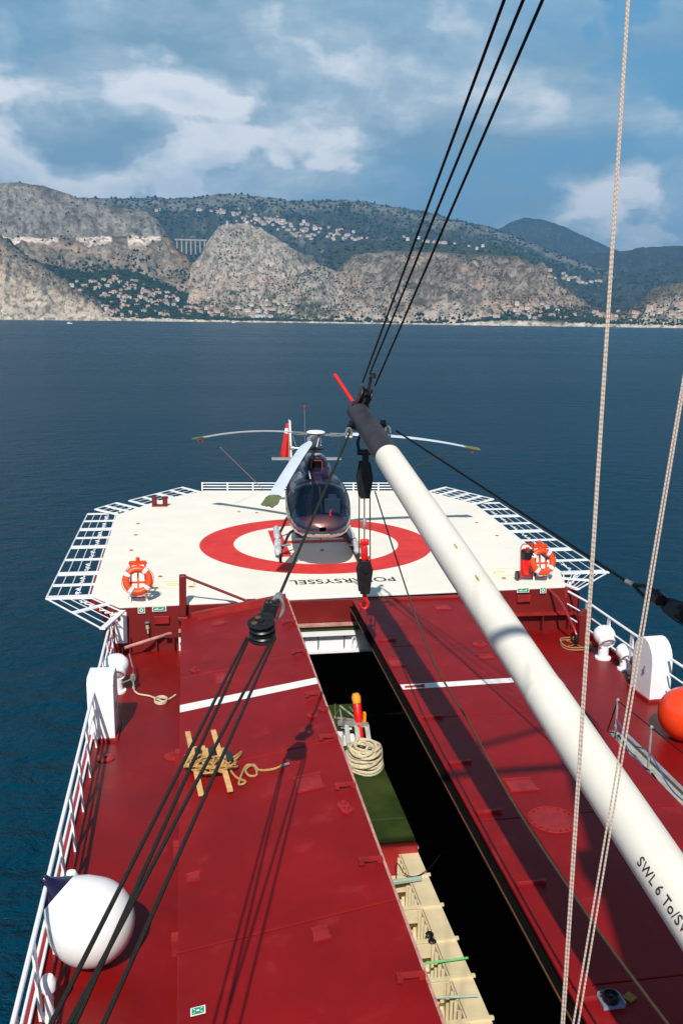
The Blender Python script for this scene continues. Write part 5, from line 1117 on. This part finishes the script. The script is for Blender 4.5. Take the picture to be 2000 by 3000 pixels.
ss = min(np.linspace(8, 12, 400), key=lambda s: abs((lambda d: 1500-F_PX*d.dot(_u)/d.dot(_f))(bp_(s)-CAM)-2535))
boomtext('SWL 6 To/SWL 10 To', float(ss), .42, .118)
# red pennant stick at the tip
a, b = PY(980, 1097, 17.6), PY(1035, 1180, 17.3)
tag(MB().tube([a, b], [.035, .035], 8).build('red_marker_rod', m_fred, org=b, smooth=True), 'bright red rod sticking out from the boom tip', 'rod')
# fittings at the tip
def pt(px, py, Y=17.1): return PY(px, py, Y)
def pulley(c, axis_, along, R, wd, label, cat='pulley block', m_=m_black, cheek=None, group=None):
    """block: two cheek plates, sheave and strap; axis_ = sheave axle, along = toward the shackle"""
    c = Vector(c); ax = Vector(axis_).normalized(); al = Vector(along); al = (al-ax*al.dot(ax)).normalized(); s = ax.cross(al); t = thing('pulley_block', label, cat, c, group)
    for sg in (-1, 1):
        poly = []
        for k in range(20):
            a = math.pi*(k/19)+math.pi; poly.append(s*math.cos(a)*R*(-1)+al*math.sin(a)*R)
        poly += [s*(-R*.42)+al*R*1.25, s*(R*.42)+al*R*1.25] if poly[-1].dot(s) < 0 else [s*(R*.42)+al*R*1.25, s*(-R*.42)+al*R*1.25]
        m = MB(); m.extr([c+ax*(sg*wd/2)+p for p in poly], ax*(sg*wd*.18)); m.build('cheek', m_, t, bevel=.01)
    for q in np.linspace(-.26, .26, 2):
        MB().lathe([(R*.25, -wd*.12), (R*.93, -wd*.12), (R*.80, 0), (R*.93, wd*.12), (R*.25, wd*.12)], c+ax*(q*wd), axis=ax, n=28).build('sheave', m_, t, smooth=True)
    MB().lathe([(R*.14, -wd*.75), (R*.18, -wd*.7), (R*.18, wd*.7), (R*.14, wd*.75)], c, axis=ax, n=12).build('axle', m_, t, smooth=True)
    return t
# topping lift: three wires up to the mast
Gt = 'black topping wires above the boom tip'
tops_ = [((1062, 1120), (1498, -60)), ((1083, 1095), (1556, -60)), ((1098, 1130), (1614, -60))]
lbt = ['leftmost of the three black wires rising from the boom tip', 'middle one of the three black wires rising from the boom tip', 'rightmost of the three black wires rising from the boom tip']
for (a, b), lb in zip(tops_, lbt): line([pt(*a, 17.0), PY(*b, 8.6)+(PY(*b, 8.6)-pt(*a, 17.0))*.95], .0165, m_blackrope, 'topping_wire', lb, 'wire', Gt)
c = pt(1068, 1160, 17.1); tb = pulley(c, (.95, 0, -.30), (-.15, .2, -1), .17, .16, 'black topping block on top of the boom tip')
m = MB(); m.bar(pt(1085, 1105), pt(1078, 1150), .06, .06); m.lathe([(.06, 0), (.05, .1)], pt(1092, 1108), n=8); m.build('wedge_socket', m_black, tb)
t = thing('tip_shackle', 'black shackle and lug joining the topping block to the boom tip', 'shackle', pt(1062, 1190)); m = MB(); m.bar(pt(1062, 1180), pt(1067, 1212), .20, .12); m.lathe([(.05, -.14), (.05, .14)], pt(1052, 1186), axis=(1, 0, -.2), n=10); m.build('lug', m_black, t)
MB().tube([pt(1066, 1212), pt(1072, 1216), pt(1080, 1222)], .022, 6).build('copper_split_pin', mat('copper_pin', (.5, .25, .1), .5), t)
# side eyes with shackles
for (px, py, s_, lb) in ((1028, 1250, -1, 'grey and black shackle on the left side of the boom tip'), (1122, 1246, 1, 'grey and black shackle on the right side of the boom tip')):
    p = pt(px, py, 16.7); t = thing('guy_shackle', lb, 'shackle', p, 'guy shackles on the boom tip')
    m = MB(); m.lathe([(.06, -.04), (.08, 0), (.06, .04)], p, axis=(0, 1, .2), n=12); m.bar(p, p+Vector((-s_*.14, 0, -.04)), .10, .07); m.lathe([(.05, 0), (.05, .08)], p+Vector((-s_*.01, -.05, .03)), n=8); m.build('eye_plate', m_black, t)
    m = MB(); q = p+Vector((s_*.06, -.12, -.10)); m.tube([q+Vector((s_*.05*math.cos(a), 0, .09*math.sin(a))) for a in np.linspace(0, 6.28, 16)[:-1]], .020, 6, closed=True); m.build('bow', m_zinc, t, smooth=True)
    MB().lathe([(.035, -.06), (.035, .06)], q+Vector((0, 0, -.08)), axis=(1, 0, 0), n=8).build('pin', m_zinc, t)
# hook tackle hanging under the tip
hx, hy = 3.36, 17.2
def hz_(py): return PY(1067, py, hy).z
hX = lambda py: PY(1067, py, hy).x
t = thing('hanging_shackle', 'large black shackle hanging under the boom tip above the upper block', 'shackle', (hx, hy, hz_(1300)))
m = MB(); m.tube(smooth_path([Vector((hx-.11, hy, hz_(1322))), Vector((hx-.15, hy, hz_(1296))), Vector((hx-.09, hy, hz_(1272))), Vector((hx, hy, hz_(1262))), Vector((hx+.09, hy, hz_(1272))), Vector((hx+.14, hy, hz_(1296))), Vector((hx+.11, hy, hz_(1322)))], 5), .032, 8); m.build('bow', m_black, t, smooth=True)
MB().lathe([(.06, -.16), (.06, .16)], (hx, hy, hz_(1325)), axis=(1, 0, 0), n=12).build('pin', m_black, t, smooth=True)
MB().bar((hx, hy, hz_(1330)), (hx, hy, hz_(1352)), .12, .10, up=(0, 1, 0)).build('link', m_black, t)
def longblock(ytop, ymid, ybot, w, label, grp, inv=False):
    zt, zm, zb2 = hz_(ytop), hz_(ymid), hz_(ybot); xc = hX((ytop+ybot)/2); t = thing('cargo_block', label, 'pulley block', (xc, hy, zb2), grp); k = .62
    for sg in (-1, 1):
        poly = [(-w*.5*k, zt), (w*.5*k, zt), (w*.5, zm), (w*.5*.62, zb2), (-w*.5*.62, zb2), (-w*.5, zm)]
        MB().extr([(xc+a, hy+sg*.085, z) for a, z in poly], (0, sg*.03, 0)).build('cheek', m_black, t, bevel=.008)
    MB().lathe([(.05, -.07), (w*.44, -.065), (w*.40, -.03), (w*.44, 0), (w*.40, .03), (w*.44, .065), (.05, .07)], (xc, hy, zm), axis=(0, 1, 0), n=24).build('sheave', m_black, t, smooth=True)
    MB().box((xc, hy, (zt+zb2)/2), (w*.25, .14, abs(zt-zb2)*.95)).build('spacer', m_black, t)
    MB().lathe([(.04, -.16), (.045, .16)], (xc, hy, zm), axis=(0, 1, 0), n=10).build('axle_bolt', m_black, t); return t
longblock(1352, 1400, 1458, .30, 'long black upper cargo block hanging from the boom tip', 'cargo blocks of the hook tackle')
longblock(1640, 1668, 1736, .30, 'long black lower cargo block hanging above the red hook', 'cargo blocks of the hook tackle')
Gw = 'vertical wires between the cargo blocks'
for dx, y0_, y1_, lb in ((-16, 1455, 1650, 'left vertical brown wire between the two cargo blocks'), (17, 1455, 1650, 'right vertical brown wire between the two cargo blocks'), (0, 1455, 1590, 'middle vertical brown wire ending at the red swivel')):
    line([PY(1067+dx*.95, y0_, hy), PY(1067+dx, y1_, hy)], .0125, m_wire, 'hoist_wire', lb, 'wire', Gw)
p = PY(1067, 1535, hy); tag(MB().lathe([(.01, -.12), (.035, -.08), (.04, 0), (.035, .08), (.01, .12)], p, n=10).build('wire_thimble', m_zincdull, org=p, smooth=True), 'pale wire thimble above the red swivel', 'thimble')
t = thing('red_swivel', 'bright red swivel above the lower cargo block', 'swivel', (hX(1640), hy, hz_(1640)))
x_ = hX(1610); m = MB(); m.lathe([(.04, 0), (.055, .02), (.055, .10), (.04, .12)], (x_-.035, hy, hz_(1590)-.05), n=10); m.lathe([(.04, 0), (.055, .02), (.055, .10), (.04, .12)], (x_+.035, hy, hz_(1590)-.05), n=10); m.build('jaw', m_fred, t, smooth=True)
MB().lathe([(.05, hz_(1640)), (.065, hz_(1630)), (.065, hz_(1606)), (.04, hz_(1598))], (x_, hy, 0), n=14).build('barrel', m_fred, t, smooth=True)
MB().box((x_+.05, hy, hz_(1634)), (.12, .06, .06)).build('latch', m_fred, t, bevel=.01)
t = thing('cargo_hook', 'red cargo hook hanging under the lower cargo block', 'hook', (hX(1780), hy, hz_(1785)))
x_ = hX(1760); zt = hz_(1738); zb2 = hz_(1785); hh = zt-zb2
MB().lathe([(.045, 0), (.05, -.03), (.03, -.12), (.03, -hh*.42)], (x_, hy, zt+.02), n=12).build('shank', m_fred, t, smooth=True)
m = MB(); cc = Vector((x_, hy, zb2+.10)); pts = [cc+Vector((.02, 0, hh*.55))]+[cc+Vector((.075*math.sin(a), 0, .085*math.cos(a))) for a in np.linspace(.5, 5.0, 16)]; m.tube(pts, [.03]+[.038-.018*k/15 for k in range(16)], 10); m.build('hook_bowl', m_fred, t, smooth=True)
# hoist fall back to the winch
line([pt(1098, 1440, 17.2), Vector((3.50, 13.0, 3.16)), Vector((3.49, 10.5, 2.86)), Vector((3.50, 9.0, 2.66)), Vector((3.47, 7.0, 2.68)), Vector((3.46, 5.5, 2.77)), Vector((3.45, 3.6, 2.95))], .0135, m_wire, 'hoist_fall', 'brown wire sagging from the upper cargo block along the right hatch cover', 'wire')
# left guy: pendant, shackle, big pulley, four rope parts
pe = Vector((1.02, 11.1, 0)); sk = PY(817, 1748, 11.2); bk = PY(768, 1845, 10.55)
line([pt(1024, 1268, 16.7), sk], .020, m_rope, 'left_guy_wire', 'dark greenish guy wire from the left side of the boom tip to the big pulley', 'wire')
t = thing('guy_socket', 'grey wire socket and shackle above the big black pulley', 'shackle', sk)
d_ = (sk-bk).normalized(); MB().lathe([(.03, .06), (.055, .02), (.065, -.08), (.045, -.11)], sk, axis=(pt(1024, 1268, 16.7)-sk).normalized(), n=14).build('socket', m_zinc, t, smooth=True)
q = PY(812, 1778, 11.05); m = MB(); m.tube([q+xr*(.075*math.cos(a))+Vector((0, -.02, .13*math.sin(a))) for a in np.linspace(0, 6.28, 20)[:-1]], .024, 7, closed=True); m.build('bow', m_zinc, t, smooth=True)
q = PY(790, 1785, 10.95); m = MB(); m.box(q, (.18, .12, .20), mt=Matrix.Rotation(.35, 3, 'Y')); m.lathe([(.06, -.05), (.06, .12)], q, axis=(.3, 0, 1), n=10); m.build('swivel_head', m_black, t, bevel=.02)
toward = PY(818, 1760, 11.2)-bk; axl = Vector((-.22, -.52, .82)); axl = (axl-toward*(axl.dot(toward)/toward.length_squared)).normalized()
gb = pulley(bk, axl, toward, .172, .18, 'big round black pulley with holes in its cheek hanging above the left cover')
sd_ = axl.cross(toward.normalized())
for k in range(4):
    a = .8+k*math.pi/2; pc = bk+axl*(.09+.18*.18+.002)+(sd_*math.cos(a)+toward.normalized()*math.sin(a))*.095
    MB().lathe([(.036, -.01), (.036, .004)], pc, axis=axl, n=14).build('cheek_hole', mat('hole_rust_%d' % k, (.004, .003, .003) if k % 3 else (.12, .05, .01), .8), gb)
MB().lathe([(.04, 0), (.035, .02)], bk+axl*.123, axis=axl, n=12).build('hub_nut', m_black, gb)
Gg = 'four tackle ropes of the left guy'
for (a, b, lb) in (((722, 1868), (95, 3110), 'outermost left of the four dark ropes below the big pulley'), ((728, 1872), (170, 3110), 'second from the left of the four dark ropes below the big pulley'), ((796, 1872), (145, 3110), 'third from the left of the four dark ropes below the big pulley, crossing its neighbour'), ((806, 1868), (255, 3110), 'rightmost of the four dark ropes below the big pulley')):
    A_ = PY(*a, 10.5 if a[0] < 760 else 10.45); B2 = PY(*b, 4.3); line([A_, B2], .0158, m_rope, 'guy_rope', lb, 'rope', Gg)
# right guy: pendant, socket, long block at the picture edge
e_ = PY(1832, 1702, 9.4); line([pt(1160, 1262, 16.7), e_], .019, m_blackrope, 'right_guy_wire', 'black guy wire from the right side of the boom tip to the right picture edge', 'wire')
t = thing('guy_socket', 'dark wire eye and shackle on the right guy wire near the picture edge', 'shackle', e_)
dv = (PY(1925, 1750, 9.0)-e_); MB().tube([e_, e_+dv*.25], [.028, .034], 8).build('ferrule', m_zincdull, t)
m = MB(); c1 = e_+dv*.25; c2 = e_+dv*.86; up_ = Vector((0, 0, .055)); m.tube(smooth_path([c1, c1.lerp(c2, .5)+up_*.8, c2+up_, c2-up_, c1.lerp(c2, .5)-up_*1.1, c1], 4), .022, 6); m.build('wire_eye', m_black, t)
MB().lathe([(.07, -.06), (.075, .06)], e_+dv*1.02, axis=(0, 1, .3), n=14).build('shackle_body', m_black, t)
bc = PY(1985, 1790, 8.8); dvn = dv.normalized(); t = thing('guy_block', 'long black ribbed block hanging at the right picture edge above the rail', 'pulley block', bc)
nrm = dvn.cross(Vector((0, 1, 0))).normalized()
for sg in (-1, 0, 1):
    poly = [bc-dvn*.21+nrm*.03, bc-dvn*.12+nrm*.085, bc+dvn*.10+nrm*.12, bc+dvn*.30+nrm*.07, bc+dvn*.30-nrm*.07, bc+dvn*.10-nrm*.12, bc-dvn*.12-nrm*.085, bc-dvn*.21-nrm*.03]
    MB().extr([p+Vector((0, sg*.06-.012, 0)) for p in poly], (0, .025, 0)).build('cheek', m_black, t, bevel=.006)
MB().lathe([(.02, -.05), (.10, -.05), (.08, 0), (.10, .05), (.02, .05)], bc+dvn*.08, axis=(0, 1, 0), n=20).build('sheave', m_black, t, smooth=True)
# signal halyards close by on the right
Gh = 'red flecked halyards close to the camera'
for (a, b, ya, yb_, lb) in (((1838, -30), (1640, 3060), 3.05, 2.6, 'left strand of the near red flecked halyard pair running to the picture top'), ((1843, -30), (1647, 3060), 3.05, 2.62, 'right strand of the near red flecked halyard pair running to the picture top'), ((2035, 900), (1668, 3060), 2.9, 2.6, 'left strand of the red flecked halyard pair leaving the picture at the right'), ((2041, 900), (1683, 3060), 2.9, 2.6, 'right strand of the red flecked halyard pair leaving the picture at the right')):
    line([PY(*a, ya)+(PY(*a, ya)-PY(*b, yb_))*.9, PY(*b, yb_)], .0036, m_haly, 'halyard', lb, 'rope', Gh)
# the ship's mast house and mast behind the camera: they cast the shade over the near right cover
m = MB(); m.box((3.6, -3.0, 3.0), (9.6, 4.0, 6.0)); m.lathe([(.46, 0), (.40, 13.0)], (2.40, -1.6, 5.0), n=28); m.box((2.33, -1.6, 13.15), (.98, .5, .5)); m.bar((-1.2, -1.6, 16.0), (2.4, -1.6, 16.0), .12, .12); m.bar((.6, -1.6, 16.9), (2.2, -1.6, 17.6), .09, .09)
m.build('mast_house', m_white, ship)
